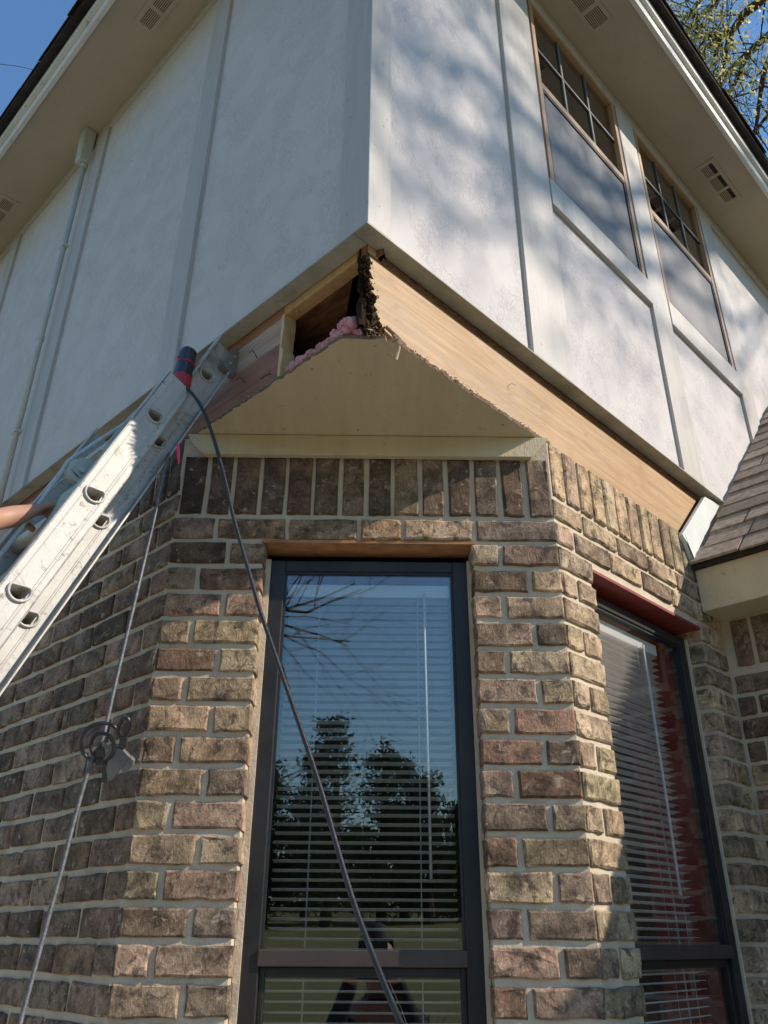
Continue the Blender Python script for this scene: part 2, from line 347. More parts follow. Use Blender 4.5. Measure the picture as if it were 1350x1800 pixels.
# ------------------------------------------------------------------ the setting
def gz(y): return 0 if y > -5 else (min(-y, 75)-5)*.062
m = MB(); ys = [400, 0, -5, -10, -20, -35, -50, -65, -75, -400]
for y0, y1 in zip(ys[:-1], ys[1:]): m.poly([(-400, y0, gz(y0)), (-400, y1, gz(y1)), (400, y1, gz(y1)), (400, y0, gz(y0))])
ground = m.build('ground', 'lawn', recalc=False); tag(ground, kind='structure')
m = MB(); m.prism([(-6, -1.9, .004), (1.6, -2.1, .004), (5.5, .6, .004), (5.5, 3, .004), (1, 5, .004), (-6, 5, .004)], (0, 0, .05))
tag(m.build('bounce_slab', 'slab'), kind='structure')  # added slab out of view, bounces warm light up to the soffits

# ------------------------------------------------------------------ the house
house = thing('house', (XC+.6, D+2.5, 0), 'two storey house with brown brick ground floor and white stucco overhanging upper floor', 'house')

SILL, HEAD = .62, 2.505                   # main window opening
RH = 2.478                                # right window head
XA, XB = -.318, .266                      # main window jambs
RA, RB = U0+.178, 1.655                   # right window jambs
TOP = 2.848                               # underside of the overhang
MO = -.009                                # mortar set back from the brick face
c225 = MO*math.tan(radians(22.5))

m = MB()
xl, xr = XC-WH-c225*-1, XC+WH+c225
m.box(WC, xl, XA-.006, MO, -.115, 0, TOP); m.box(WC, XB+.006, xr, MO, -.115, 0, TOP)
m.box(WC, XA-.006, XB+.006, MO, -.1149, HEAD+.004, TOP); m.box(WC, XA-.006, XB+.006, MO, -.1149, 0, SILL)
for x0 in (XA-.006, XB+.006): pass
wall_c = m.build('brick_wall', 'mortar', house); wall_c['label'] = 'chamfered corner brick wall around the tall window'
m = MB(); m.box(WL, U0-c225*1, 6.2, MO, -.115, 0, TOP+.0)
wall_l = m.build('brick_wall', 'mortar', house); wall_l['label'] = 'shaded brick wall behind the ladder'
m = MB()
m.box(WR, U0-c225, RA-.006, MO, -.115, 0, TOP); m.box(WR, RB+.006, UI+.12, MO, -.115, 0, TOP+.001)
m.box(WR, RA-.006, RB+.006, MO, -.1149, RH+.004, TOP); m.box(WR, RA-.006, RB+.006, MO, -.1149, 0, SILL)
wall_r = m.build('brick_wall', 'mortar', house); wall_r['label'] = 'sunlit brick wall around the narrow right window'
m = MB(); m.box(WW, -.12, 4.2, MO, -.115, 0, 2.58)
wall_w = m.build('brick_wall', 'mortar', house); wall_w['label'] = 'brick wall under the low shingled roof'
WALLS = {'C': wall_c, 'L': wall_l, 'R': wall_r, 'W': wall_w}
# --- bricks
CH, BH, JT = .0777, .0625, .0145
def zc(k): return 2.467 - CH*k
bricks = []                                # (wall, a-centre, z-centre, length, height)
def row(wall, k, a0, a1, lens, start=0):
    """lay bricks from a0 to a1 with the repeating lengths"""
    z = zc(k); a = a0; i = start; sgn = 1 if a1 > a0 else -1; tot = abs(a1-a0); done = 0
    while done < tot-.02:
        L_ = min(lens[i % len(lens)], tot-done); i += 1
        if tot-done-L_ < .04: L_ = tot-done
        b = L_-JT
        if b > .02: bricks.append((wall, a0+sgn*(done+JT/2+b/2), z, b, BH+random.uniform(-.003, .002)))
        done += L_
K0, K1 = 0, 31
ins = .002                                 # bricks stop short of the corner joint
for k in range(K0, K1):
    lens = (.168, .09) if k % 2 == 0 else (.09, .168)
    if zc(k) > SILL:
        row('C', k, XC-WH+ins-JT/2, XA+JT/2, lens if k % 2 else lens); row('C', k, XB-JT/2, XC+WH-ins+JT/2, lens[::-1] if k % 2 else lens[::-1])
    else:
        row('C', k, XC-WH+ins, XC+WH-ins, (.2,), 0)
    hl = [.10] if k % 2 else [.2]
    row('L', k, U0+ins-JT/2, 3.5, hl+[.2]*20)
    rl = (.088, .088) if k % 2 else (.175,)
    row('R', k, U0+ins+.004-JT/2, RA+JT/2, rl)
    row('R', k, RB-JT/2, UI, (.12, .09) if k % 2 else (.08, .13))
    if zc(k) > SILL-.1 or True: row('W', k+0, .0, 1.6, ([.07] if k % 2 else [.15])+[.2]*20)
row('C', -1, XC-WH+ins-JT/2, XC+WH-ins+JT/2, (.125, .205, .205))
for k in (-1, -2):
    row('R', k, U0+ins-JT/2, UI, ([.10] if k % 2 else [.16])+[.2]*20)
    row('L', k, U0+ins-JT/2, 3.5, ([.10] if k % 2 else [.2])+[.2]*20)
def soldiers(wall, a0, a1, z0, z1):
    n = round(abs(a1-a0)/CH); st = (a1-a0)/n
    for i in range(n): bricks.append((wall, a0+st*(i+.5), (z0+z1)/2, abs(st)-JT+random.uniform(-.004, .003), -(z1-z0)))
soldiers('C', XC-WH+ins, XC+WH-ins, 2.592, 2.782)
soldiers('R', U0+ins, UI, 2.668, 2.846); soldiers('L', U0+ins, 3.4, 2.668, 2.846)
bricks = [b for b in bricks if not (b[0] == 'W' and b[2] > 2.37)]
soldiers('W', .02, 1.6, 2.375, 2.545)

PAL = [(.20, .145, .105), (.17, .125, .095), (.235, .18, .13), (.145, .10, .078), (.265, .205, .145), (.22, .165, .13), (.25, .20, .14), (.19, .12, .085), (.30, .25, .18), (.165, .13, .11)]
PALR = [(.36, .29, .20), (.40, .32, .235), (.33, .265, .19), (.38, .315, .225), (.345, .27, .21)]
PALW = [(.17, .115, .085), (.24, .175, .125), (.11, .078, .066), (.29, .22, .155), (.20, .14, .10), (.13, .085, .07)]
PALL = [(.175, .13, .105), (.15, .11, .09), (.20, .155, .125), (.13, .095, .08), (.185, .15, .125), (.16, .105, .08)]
def brick_color(b):
    wl = b[0]
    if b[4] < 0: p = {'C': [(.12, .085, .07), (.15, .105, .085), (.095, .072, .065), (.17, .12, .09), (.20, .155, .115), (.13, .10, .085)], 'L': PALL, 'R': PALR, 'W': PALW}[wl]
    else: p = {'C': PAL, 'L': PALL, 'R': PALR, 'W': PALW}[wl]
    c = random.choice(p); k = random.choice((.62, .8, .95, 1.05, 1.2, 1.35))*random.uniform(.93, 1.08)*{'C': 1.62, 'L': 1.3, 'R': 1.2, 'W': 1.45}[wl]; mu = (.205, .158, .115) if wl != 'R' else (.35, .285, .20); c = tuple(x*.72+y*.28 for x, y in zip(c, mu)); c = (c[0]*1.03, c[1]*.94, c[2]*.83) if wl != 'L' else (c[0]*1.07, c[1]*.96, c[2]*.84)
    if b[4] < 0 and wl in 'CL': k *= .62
    return tuple(min(1, x*k*random.uniform(.95, 1.05)) for x in c)
def brick_geo(L_, H_, seed, depth=.088):
    """a worn brick: rear outline, proud edge ring, inset front ring (48 triangles); front at y=0, body towards -y"""
    rnd = random.Random(seed); hx, hz = L_/2, H_/2
    base = [(-1, -1), (-.5, -1), (.1, -1), (.55, -1), (1, -1), (1, .1), (1, 1), (.45, 1), (-.15, 1), (-.6, 1), (-1, 1), (-1, -.1)]
    v = []
    edge = [(x*hx+rnd.gauss(0, .0011), z*hz+rnd.gauss(0, .0013)) for x, z in base]
    for x, z in edge: v.append((x, -depth, z))
    for x, z in edge: v.append((x, -.0045+rnd.gauss(0, .0012), z))
    for (x, z), (bx, bz) in zip(edge, base):
        ii = rnd.uniform(.003, .0065); v.append((x-ii*(1 if bx > .9 else -1 if bx < -.9 else 0), rnd.gauss(0, .001), z-ii*(1 if bz > .9 else -1 if bz < -.9 else 0)))
    f = []
    for r in (0, 1):
        for j in range(12):
            a, b = r*12+j, r*12+(j+1) % 12; f.append((a, b, b+12, a+12))
    f.append(tuple(range(24, 36)))
    return v, f
def brick_matrix(b):
    X, n = AX[b[0]]
    rz = Matrix.Rotation(random.gauss(0, .006), 3, 'Y') @ Matrix.Rotation(random.gauss(0, .006), 3, 'Z')
    R_ = Matrix((X, n, Zv)).transposed() @ rz
    return Matrix.Translation(PT[b[0]](b[1], random.gauss(0, .0012), b[2])) @ R_.to_4x4()
def vis_area(b):
    p = [pix(PT[b[0]](b[1]+s_*b[3]/2, 0, b[2]+t_*abs(b[4])/2)) for s_, t_ in ((-1, -1), (1, -1), (1, 1), (-1, 1))]
    if any(q is None for q in p): return 0
    if max(q[0] for q in p) < 5 or min(q[0] for q in p) > 1345 or max(q[1] for q in p) < 0 or min(q[1] for q in p) > 1795: return 0
    return abs(sum(p[i][0]*p[(i+1) % 4][1]-p[(i+1) % 4][0]*p[i][1] for i in range(4)))/2
order = sorted(bricks, key=vis_area, reverse=True)
cache = {}
rest = {w_: ([], [], []) for w_ in WALLS}
for i, b in enumerate(order):
    Lq, Hq = round(b[3]/.004)*.004, abs(b[4]); Hq = round(Hq/.002)*.002
    col = brick_color(b); mt = brick_matrix(b)
    if i < 300 and vis_area(b) > 60:
        key = (Lq, Hq, random.randrange(5))
        if key not in cache:
            v, f = brick_geo(Lq, Hq, hash(key) & 0xffff)
            me = bpy.data.meshes.new('brick'); me.from_pydata(v, [], f); me.materials.append(M['brick'])
            bm = bmesh.new(); bm.from_mesh(me); bmesh.ops.recalc_face_normals(bm, faces=bm.faces); bm.to_mesh(me); bm.free(); cache[key] = me
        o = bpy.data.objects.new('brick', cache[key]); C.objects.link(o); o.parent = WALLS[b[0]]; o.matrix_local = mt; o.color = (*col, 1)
    else:
        v, f = brick_geo(Lq, Hq, i); V_, F_, CC = rest[b[0]]; k = len(V_)
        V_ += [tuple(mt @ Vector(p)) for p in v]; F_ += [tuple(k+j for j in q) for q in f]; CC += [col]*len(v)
for w_, (V_, F_, CC) in rest.items():
    if not V_: continue
    mb = MB(); mb.v, mb.f = V_, F_; me = mb.mesh('bricks_beyond', 'brick_attr')
    at_ = me.color_attributes.new('Col', 'FLOAT_COLOR', 'POINT')
    for j, c_ in enumerate(CC): at_.data[j].color = (*c_, 1)
    o = link('bricks_beyond', me, WALLS[w_]); o['kind'] = 'stuff'

# --- lintels
MB().box(WC, XA-.01, XB+.012, -.004, -.10, HEAD-.004, HEAD+.0055).build('lintel', 'rust', house)
MB().box(WR, RA-.02, RB+.03, -.003, -.10, RH-.004, RH+.0055).build('lintel', 'red', house)

# --- rooms behind the windows
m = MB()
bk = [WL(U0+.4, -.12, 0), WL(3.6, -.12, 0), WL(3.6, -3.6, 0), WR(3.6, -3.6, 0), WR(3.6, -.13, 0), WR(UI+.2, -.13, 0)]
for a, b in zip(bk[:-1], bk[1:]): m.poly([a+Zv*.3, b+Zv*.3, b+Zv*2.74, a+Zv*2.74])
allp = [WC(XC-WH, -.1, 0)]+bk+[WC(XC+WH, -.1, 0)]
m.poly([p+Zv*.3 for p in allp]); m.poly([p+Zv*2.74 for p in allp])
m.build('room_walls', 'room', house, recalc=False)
def casing(W, a0, a1, z0, z1, n0, n1, t=.02):
    mm = MB()
    mm.box(W, a0-t, a0, n0, n1, z0-t, z1+t); mm.box(W, a1, a1+t, n0, n1, z0-t, z1+t)
    mm.box(W, a0, a1, n0, n1, z1, z1+t); mm.box(W, a0, a1, n0, n1, z0-t, z0); return mm
casing(WC, XA+.005, XB-.005, SILL+.03, 2.44, -.125, -.30).build('window_return', 'redwall', house)
casing(WR, RA+.005, RB-.005, SILL+.03, 2.435, -.128, -.32).build('window_return', 'redwall', house)

# --- ground floor windows
def window(W, a0, a1, z0, z1, zr, n, gl, lab):
    """aluminium single hung window: outer frame, meeting rail, two sashes with a pane each"""
    fw = .042
    m = MB()
    m.box(W, a0, a0+fw, n, n-.04, z0, z1); m.box(W, a1-fw, a1, n, n-.04, z0, z1)
    m.box(W, a0+fw, a1-fw, n-.001, n-.04, z1-fw*.8, z1); m.box(W, a0+fw, a1-fw, n-.001, n-.04, z0, z0+fw)
    fr = m.build('window', 'bronze', house, bevel=.003); fr['label'] = lab
    MB().box(W, a0+fw-.004, a1-fw+.004, n+.006, n-.035, zr-.018, zr+.018).build('meeting_rail', 'rail', fr, bevel=.003)
    m = MB(); b0, b1 = a0+fw, a1-fw; t = .022
    for s0, s1 in ((b0, b0+t*.6), (b1-t*.6, b1)): m.box(W, s0, s1, n-.014, n-.032, z0+fw, zr-.0182)
    m.box(W, b0+t*.6, b1-t*.6, n-.014, n-.032, zr-.0182-t, zr-.0183)
    m.box(W, b0+t*.6, b1-t*.6, n-.014, n-.032, z0+fw, z0+fw+t); m.build('sash_frame', 'bronze', fr, bevel=.002)
    m = MB(); bt = .006
    for s0, s1 in ((b0, b0+bt), (b1-bt, b1)): m.box(W, s0, s1, n-.006, n-.022, zr+.0182, z1-fw*.8)
    m.box(W, b0+bt, b1-bt, n-.006, n-.022, z1-fw*.8-bt, z1-fw*.8-.0002); m.build('glazing_bead', 'black', fr)
    MB().box(W, b0, b1, n-.012, n-.016, zr+.0182, z1-fw*.8).build('pane', gl, fr)
    MB().box(W, b0+.006, b1-.006, n-.022, n-.026, z0+fw, zr-.0182).build('pane', gl, fr)
    return fr
window(WC, XA+.012, XB-.008, SILL, 2.472, 1.464, -.062, 'glass', 'tall bronze framed window in the chamfered corner')
window(WR, RA+.008, RB-.010, SILL, 2.448, 1.478, -.062, 'glass_r', 'narrow bronze framed window beside the low roof')
# caulk line round the frames
for (W, a, b, t_) in ((WC, XA, XB, 2.472), (WR, RA, RB, 2.448)):
    m = MB(); m.box(W, a-.004, a+.013, -.056, -.066, SILL, t_); m.box(W, b-.009, b+.004, -.056, -.066, SILL, t_)
    m.build('caulk_joint', 'mortar', house)

# --- venetian blinds, hanging inside the windows
def blind(W, a0, a1, ztop, zbot, n, wand, cords, lab, tilt=11, base_loc=None):
    root = thing('venetian_blind', W((a0+a1)/2, n, zbot), lab, 'blind')
    MB().box(W, a0, a1, n+.013, n-.013, ztop-.012, ztop+.026).build('headrail', 'blind', root, bevel=.002)
    ca, sa = cos(radians(tilt)), sin(radians(tilt)); h = .0125; z = ztop-.022; pitch = .0215; me = None; i = 0
    o0 = W(0, 0, 0)
    while z > zbot+.02:
        if me is None:
            m = MB(); prof = [(-h, -.0), (-h*.4, .0022), (h*.4, .0022), (h, 0)]
            pr = [(n+p*ca+q*-sa, q*ca+p*sa) for p, q in prof]
            pts0 = [W(a0+.004, p, q) for p, q in pr]; low = [W(a0+.004, p, q-.0007) for p, q in reversed(pr)]
            ctr = W(a0, n, 0)
            m.prism([p-ctr for p in pts0+low], W(a1-.004, n, 0)-W(a0+.004, n, 0)); me = m.mesh('slat', 'blind'); off = ctr
        o = link('slat', me, root)
        o.matrix_basis = Matrix.Translation(off+Zv*z) @ Matrix.Rotation(random.gauss(0, .0012), 4, 'Y'); z -= pitch; i += 1
    MB().box(W, a0+.004, a1-.004, n+.011, n-.011, zbot, zbot+.012).build('bottom_rail', 'blind', root, bevel=.002)
    for c_ in cords:
        for dn in (.0135, -.0135):
            MB().tube([W(c_, n+dn, ztop), W(c_, n+dn, zbot)], .0008, 4).build('ladder_string', 'string', root)
    if wand is not None:
        MB().tube([W(wand, n+.022, ztop), W(wand+.004, n+.022, ztop-.75)], .004, 6).build('tilt_wand', 'blind', root, smooth=True)
blind(WC, XA+.062, XB-.058, 2.385, .75, -.108, .135, (XA+.155, XB-.15), 'white slatted blind behind the tall window in the chamfered corner')
blind(WR, RA+.03, RB-.16, 2.372, .75, -.112, RB-.27, (RA+.14, RB-.24, RB-.30), 'white slatted blind behind the narrow window beside the low roof')

# --- frieze board under the overhang, soffit panel with torn edges
fz = [WC(-.572, .022, 2.847), (WC(-.552, .022, 2.812)), WC(-.517, .022, 2.778), WC(.455, .022, 2.778), WC(.512, .022, 2.847)]
MB().prism(fz, (0, .0215, 0)).build('frieze_board', 'soffit', house, bevel=.0015)
def ragged(a, b, n, amp, W, seed):
    r = random.Random(seed); out = []
    for i in range(n+1):
        t = i/n; out.append(W(a+(b-a)*t, -.012+r.gauss(0, amp)-(abs(r.gauss(0, amp*.8))), 0))
    return out
edge = ragged(U0, .10, 60, .0022, WL, 1) + [WL(.085, -.03, 0), WR(.07, -.05, 0), WR(.09, -.022, 0), WR(.105, -.03, 0)] + ragged(.125, U0, 60, .002, WR, 2)
pl = [WC(XC-WH-.01, -.02, 0)] + edge + [WC(XC+WH+.01, -.02, 0)]
m = MB(); m.prism([p+Zv*2.849 for p in pl], (0, 0, .012)); sp_o = m.build('soffit_panel', 'soffit', house); sp_o.data.materials.append(M['rawedge'])
for p_ in sp_o.data.polygons:
    if abs(p_.normal.z) < .5: p_.material_index = 1
for k_ in range(14):
    t_ = k_/13; e_ = WC(-.50+.95*t_, .05, 2.849) if k_ < 9 else (WL if k_ % 2 else WR)(.25+.12*(k_-9), -.045, 2.849)
    MB().tube([e_, e_-Zv*.0016], [.004, .003], 7).build('nail_head', 'conduit' if k_ % 3 else 'rust', house)
# torn ply fibres along the cut edge
m = MB(); r = random.Random(5)
for i in range(420):
    W = WL if i % 2 else WR; u = r.uniform(.1, U0)
    a = W(u, -.014+r.gauss(0, .003), 2.852+r.uniform(0, .01)); t = r.uniform(.003, .009)
    d = (AX['L' if i % 2 else 'R'][1]*r.uniform(.2, 1)+AX['L' if i % 2 else 'R'][0]*r.uniform(-1, 1)+Zv*r.uniform(-.6, .4))*t
    m.tube([a, a+d], [r.uniform(.0008, .002), .0003], 3, False)
o = m.build('torn_fibres', 'splinter', house); o['kind'] = 'stuff'

# --- rim boards of the upper floor
LIP = 3.124; RF = -.020                       # underside of the siding, face of the rim
jag = [(.028, 3.086)]; r = random.Random(11)
for i in range(30):
    t = (i+1)/31; jag.append((.030+.055*t**2.2+r.uniform(-.008, .012), 3.086-.222*t))
rimR = [WR(u, RF, z) for u, z in jag] + [WR(.13, RF, 2.862), WR(1.655, RF, 2.862), WR(1.89, RF, 3.086)]
MB().prism(rimR, -nR*.038).build('rim_board', 'pine', house)['label'] = 'bright new pine rim board in the sun'
MB().box(WR, .02, 1.93, RF-.004, RF-.04, 3.087, LIP).build('sill_plate', 'subfloor', house)
MB().box(WL, .367, 6, RF-.004, RF-.038, 2.988, 3.086).build('rim_board', 'paleold', house)['label'] = 'pale pinkish old rim board behind the ladder'
MB().box(WL, .367, 6, RF, RF-.038, 2.862, 2.987).build('rim_board', 'oldwood', house)['label'] = 'brown stained lower rim board behind the ladder'
MB().box(WL, .365, 6, RF-.003, RF-.04, 3.0865, LIP).build('sill_plate', 'oldwood', house)
m = MB(); m.hexa([WL(.02, RF-.004, 3.094), WL(.366, RF-.004, 3.088), WL(.366, RF-.04, 3.088), WL(.02, RF-.04, 3.094), WL(.02, RF-.004, LIP), WL(.366, RF-.004, LIP), WL(.366, RF-.04, LIP), WL(.02, RF-.04, LIP)])
m.build('blocking', 'oldpine', house)
# sawn end of the old rim, with a bite out of it
en = [(.365, 2.862), (.358, 2.862), (.356, 2.90), (.351, 2.93), (.349, 2.955), (.358, 2.968), (.357, 3.0), (.353, 3.04), (.354, 3.087), (.365, 3.087)]
MB().prism([WL(.366 if u > .36 else u, RF+.002, z) for u, z in en], -nL*.042).build('sawn_board_end', 'pine_end', house)
# inside the hole: subfloor, joist, back of the rim, bricks behind
MB().prism([WL(.0, -.06, 3.10), WL(2.2, -.06, 3.10), WL(2.2, -1.6, 3.10), WR(2.2, -1.6, 3.10), WR(2.2, -.075, 3.10), WR(.03, -.075, 3.10)], (0, 0, .02)).build('subfloor', 'subfloor', house)
MB().box(WR, .07, 1.6, -.068, -.072, 2.875, 3.098).build('rim_back', 'subfloor', house)
MB().box(WL, .56, .60, -.066, -1.2, 2.865, 3.098).build('joist', 'oldwood', house)
MB().box(WC, -.50, .44, -.03, -.06, 2.862, 3.098).build('rear_blocking', 'subfloor', house)

# rotten corner post: a ragged core with fibres
m = MB(); r = random.Random(3)
prof = []
for i in range(15):
    z = 2.866+i*.0185; prof.append((z, .006+.009*r.random()))
core = WR(.030, -.048, 0); sides = 11
for z, rd in prof:
    for j in range(sides):
        q = 2*pi*j/sides; rr = rd*r.uniform(.6, 1.35); m.v.append(tuple(core+eR*cos(q)*rr+nR*sin(q)*rr+Zv*(z+r.gauss(0, .003))))
for i in range(len(prof)-1):
    for j in range(sides): m.f.append((i*sides+j, i*sides+(j+1) % sides, (i+1)*sides+(j+1) % sides, (i+1)*sides+j))
post = m.build('rotted_corner_post', 'rot', house); post['label'] = 'black rotted corner of the framing'
m = MB()
for i in range(900):
    t = r.random(); z = 2.87+.215*t; u = .034+.055*(1-t)**2.2+r.uniform(-.012, .016)
    a = WR(u, RF-.004-r.random()*.03, z); d = (-eR*r.uniform(.2, 1)+nR*r.uniform(-.2, .7)+Zv*r.uniform(-.5, .5))*r.uniform(.006, .026)
    m.tube([a, a+d*.6, a+d], [r.uniform(.001, .003), r.uniform(.001, .0022), .0003], 4, False)
o = m.build('rotted_fibres', 'rot', house); o['kind'] = 'stuff'
m = MB()
for i in range(150):
    t = r.random(); z = 2.868+.10*t*t; u = .06+.10*r.random()
    a = WR(u, RF-.01-r.random()*.03, z-.008); d = (-eR*r.uniform(-.3, 1)+nR*r.uniform(-.1, .6)+Zv*r.uniform(-.7, .3))*r.uniform(.01, .034)
    m.tube([a, a+d*.5+Zv*r.gauss(0, .003), a+d], [r.uniform(.0012, .003), r.uniform(.001, .002), .0004], 4, False)
o = m.build('pale_splinters', 'splinter', house); o['kind'] = 'stuff'
a = WR(.135, RF+.002, 2.872)
MB().tube([a, a+Vector((.001, 0, -.03)), a+Vector((-.006, 0, -.068))], [.0035, .0045, .003], 5).build('hanging_splinter', 'splinter', house)
for k, (u, z, du) in enumerate(((.115, 2.874, .06), (.09, 2.885, .075), (.12, 2.864, .05))):
    a = WR(u, RF+.003, z); MB().tube([a, a+eR*du*.6+Zv*-.008, a+eR*du+Zv*-.016], [.004, .005, .001], 5).build('torn_strip', 'splinter', house)
for u, z in ((.62, 2.985),):                     # bent nails in the rim
    a = WR(u, RF, z); MB().tube([a, a+nR*.012, a+nR*.018+eR*.010-Zv*.006], .0012, 5).build('nail', 'rivet', house)
for u, z, t in ((.47, 2.99, .02), (.40, 2.90, -.02), (.52, 2.93, .01)):
    a = WL(u, RF, z); MB().tube([a, a+nL*.02+Zv*t, a+nL*.03+Zv*(t-.015)], .0014, 5).build('nail', 'black', house)

# --- pink insulation resting on the soffit
m = MB(); ri = random.Random(19)
bm = bmesh.new(); bmesh.ops.create_icosphere(bm, subdivisions=2, radius=1); bm.verts.ensure_lookup_table()
ico_v = [v.co.copy() for v in bm.verts]; ico_f = [tuple(v.index for v in f.verts) for f in bm.faces]; bm.free()
for k_ in range(300):
    u = ri.uniform(.078, .338); top = .020+.034*max(0, 1-abs(u-.10)/.13)+.014*max(0, 1-abs(u-.31)/.04)
    n = -.026-.05*ri.random(); z = 2.866+top*ri.random()+.35*(-.026-n); rad = ri.uniform(.007, .0145); c_ = WL(u, n, z); k0 = len(m.v)
    for v in ico_v:
        d = 1+.45*noise.noise(v*2.1+c_*90)+.28*noise.noise(v*5.5+c_*150); m.v.append(tuple(c_+v*rad*d))
    m.f += [tuple(k0+q for q in f) for f in ico_f]
ins_o = m.build('insulation_batt', 'insul', None, smooth=False)
tag(ins_o, 'fluffy pink insulation batt lying in the open corner hole', 'insulation')

# --- upper storey walls
ZT = 5.39
WIN = [(.95, 1.69), (1.89, 2.615)]; WZ0, WZ1 = 4.11, 5.29
SF = .014                                    # stucco face
def slab(W, rects, thick=.11):
    m = MB()
    for a0, a1, z0, z1 in rects: m.box(W, a0, a1, SF, SF-thick, z0, z1)
    return m
m = slab(WR, [(.02, WIN[0][0], 3.127, ZT), (WIN[0][0], WIN[1][1], 3.127, WZ0), (WIN[0][0], WIN[1][1], WZ1, ZT), (WIN[0][1], WIN[1][0], WZ0, WZ1), (WIN[1][1], 7.5, 3.127, ZT)])
bm = bmesh.new(); me = m.mesh('stucco_wall', 'stucco'); 
st_r = link('stucco_wall', me, house); st_r['label'] = 'sunlit white stucco wall with tree shadows'
st_l = slab(WL, [(.02, 6.2, 3.1271, ZT)]).build('stucco_wall', 'stucco', house); st_l['label'] = 'shaded white stucco wall above the ladder'
bm.free()
BF = .030
def board(W, a0, a1, z0, z1, name='batten', face=BF, back=SF-.004, mat='trim', par=None):
    return MB().box(W, a0, a1, face, back, z0, z1).build(name, mat, par, bevel=.0025)
board(WR, -BF+.0012, .058, 3.126, ZT, 'corner_board', face=BF, back=.0, par=st_r)
board(WL, -BF+.0012, .083, 3.126, ZT, 'corner_board', face=BF-.0015, back=.0, par=st_l)
for a0, a1 in ((.70, .93), (1.705, 1.878), (2.63, 2.80), (3.75, 3.93), (4.85, 5.03)): board(WR, a0, a1, 3.126, ZT-.0005, par=st_r)
for a0, a1 in ((.868, .985), (1.975, 2.105), (3.05, 3.17), (4.1, 4.22)): board(WL, a0, a1, 3.126, ZT-.0005, par=st_l)
for a0, a1 in ((.932, 1.703), (1.880, 2.628)): board(WR, a0, a1, 3.965, 4.105, 'window_apron', BF+.004, par=st_r)
board(WR, .0585, .6985, 5.30, ZT-.001, 'frieze', .03, par=st_r); board(WR, 2.8015, 3.7485, 5.30, ZT-.001, 'frieze', .03, par=st_r)
for a0, a1 in ((.932, 1.703), (1.880, 2.628)): board(WR, a0, a1, 5.292, ZT-.001, 'frieze', .03, par=st_r)
for a0, a1 in ((.084, .867), (.986, 1.974), (2.106, 3.049), (3.171, 4.099)): board(WL, a0, a1, 5.33, ZT-.001, 'frieze', .03, par=st_l)
rn = random.Random(8); nh = {}
for W, key, par, us in ((WR, 'R', st_r, ((.02, .04), (.75, .88), (1.74, 1.84), (2.67, 2.77))), (WL, 'L', st_l, ((.02, .06), (.89, .965), (2.0, 2.09)))):
    for u0, u1 in us:
        z = 3.17
        while z < 5.3:
            for u in (u0, u1):
                if rn.random() < .55:
                    zz_ = z+rn.uniform(-.05, .05); a = W(u+rn.uniform(-.008, .008), BF-.001, zz_); MB().tube([a, a+AX[key][1]*.0022], [.0034, .0026], 7).build('nail_head', 'conduit', par)
            z += .4
# drip edge under the siding, butted at the corner
MB().box(WR, -.0305, 2.05, .0305, RF-.038, 3.1245, 3.1258).build('drip_edge', 'lip', house)
m = MB(); m.box(WR, -.0308, 2.06, .0308, RF+.0, LIP-.003, 3.1243); m.build('drip_board', 'lip', house)
MB().box(WL, .0212, 6, .0306, RF, LIP-.0031, 3.1243).build('drip_board', 'lip', house)
MB().box(WL, .0212, 6, .0303, RF-.038, 3.1246, 3.1257).build('drip_edge', 'lip', house)

# --- upper windows
def upper_window(a0, a1, lab):
    fw = .028; n = .020; zm0, zm1 = 4.695, 4.735
    m = MB(); m.box(WR, a0, a0+fw, n+.008, n-.06, WZ0, WZ1); m.box(WR, a1-fw, a1, n+.008, n-.06, WZ0, WZ1)
    m.box(WR, a0+fw, a1-fw, n+.008, n-.06, WZ1-.02, WZ1); m.box(WR, a0+fw, a1-fw, n+.008, n-.06, WZ0, WZ0+.012)
    m.box(WR, a0+fw, a1-fw, n+.006, n-.05, zm0, zm1)
    fr = m.build('window', 'wframe', house, bevel=.002); fr['label'] = lab
    MB().box(WR, a0+fw, a1-fw, n-.014, n-.018, zm1, WZ1-.02).build('pane', 'glass_up', fr)
    b0, b1 = a0+fw, a1-fw
    for k in (1, 2):
        x = b0+(b1-b0)*k/3; MB().box(WR, x-.007, x+.007, n-.007, n-.013, zm1, WZ1-.02).build('muntin', 'muntin', fr)
    for k in range(3):
        x0, x1 = b0+(b1-b0)*k/3+(.007 if k else 0), b0+(b1-b0)*(k+1)/3-(.007 if k < 2 else 0)
        zc_ = (zm1+WZ1)/2-.01; MB().box(WR, x0, x1, n-.0072, n-.0131, zc_-.007, zc_+.007).build('muntin', 'muntin', fr)
    sc = MB(); g0, g1, h0, h1 = a0+fw+.002, a1-fw-.002, WZ0+.014, zm0-.002; t = .012
    sc.box(WR, g0, g0+t, n+.004, n-.008, h0, h1); sc.box(WR, g1-t, g1, n+.004, n-.008, h0, h1); sc.box(WR, g0+t, g1-t, n+.0038, n-.008, h0, h0+t); sc.box(WR, g0+t, g1-t, n+.0038, n-.008, h1-t, h1)
    sf = sc.build('screen_frame', 'bronze', fr)
    m = MB(); NX, NZ = 24, 18                                      # slightly slack screen cloth
    for i in range(NX+1):
        for j in range(NZ+1):
            u = g0+t+(g1-g0-2*t)*i/NX; z = h0+t+(h1-h0-2*t)*j/NZ
            m.v.append(tuple(WR(u, n-.002+.004*noise.noise(Vector((u*5, z*5, a0)))*sin(pi*i/NX)*sin(pi*j/NZ), z)))
    for i in range(NX):
        for j in range(NZ): k = i*(NZ+1)+j; m.f.append((k, k+NZ+1, k+NZ+2, k+1))
    m.build('solar_screen', 'screen', fr, smooth=True)
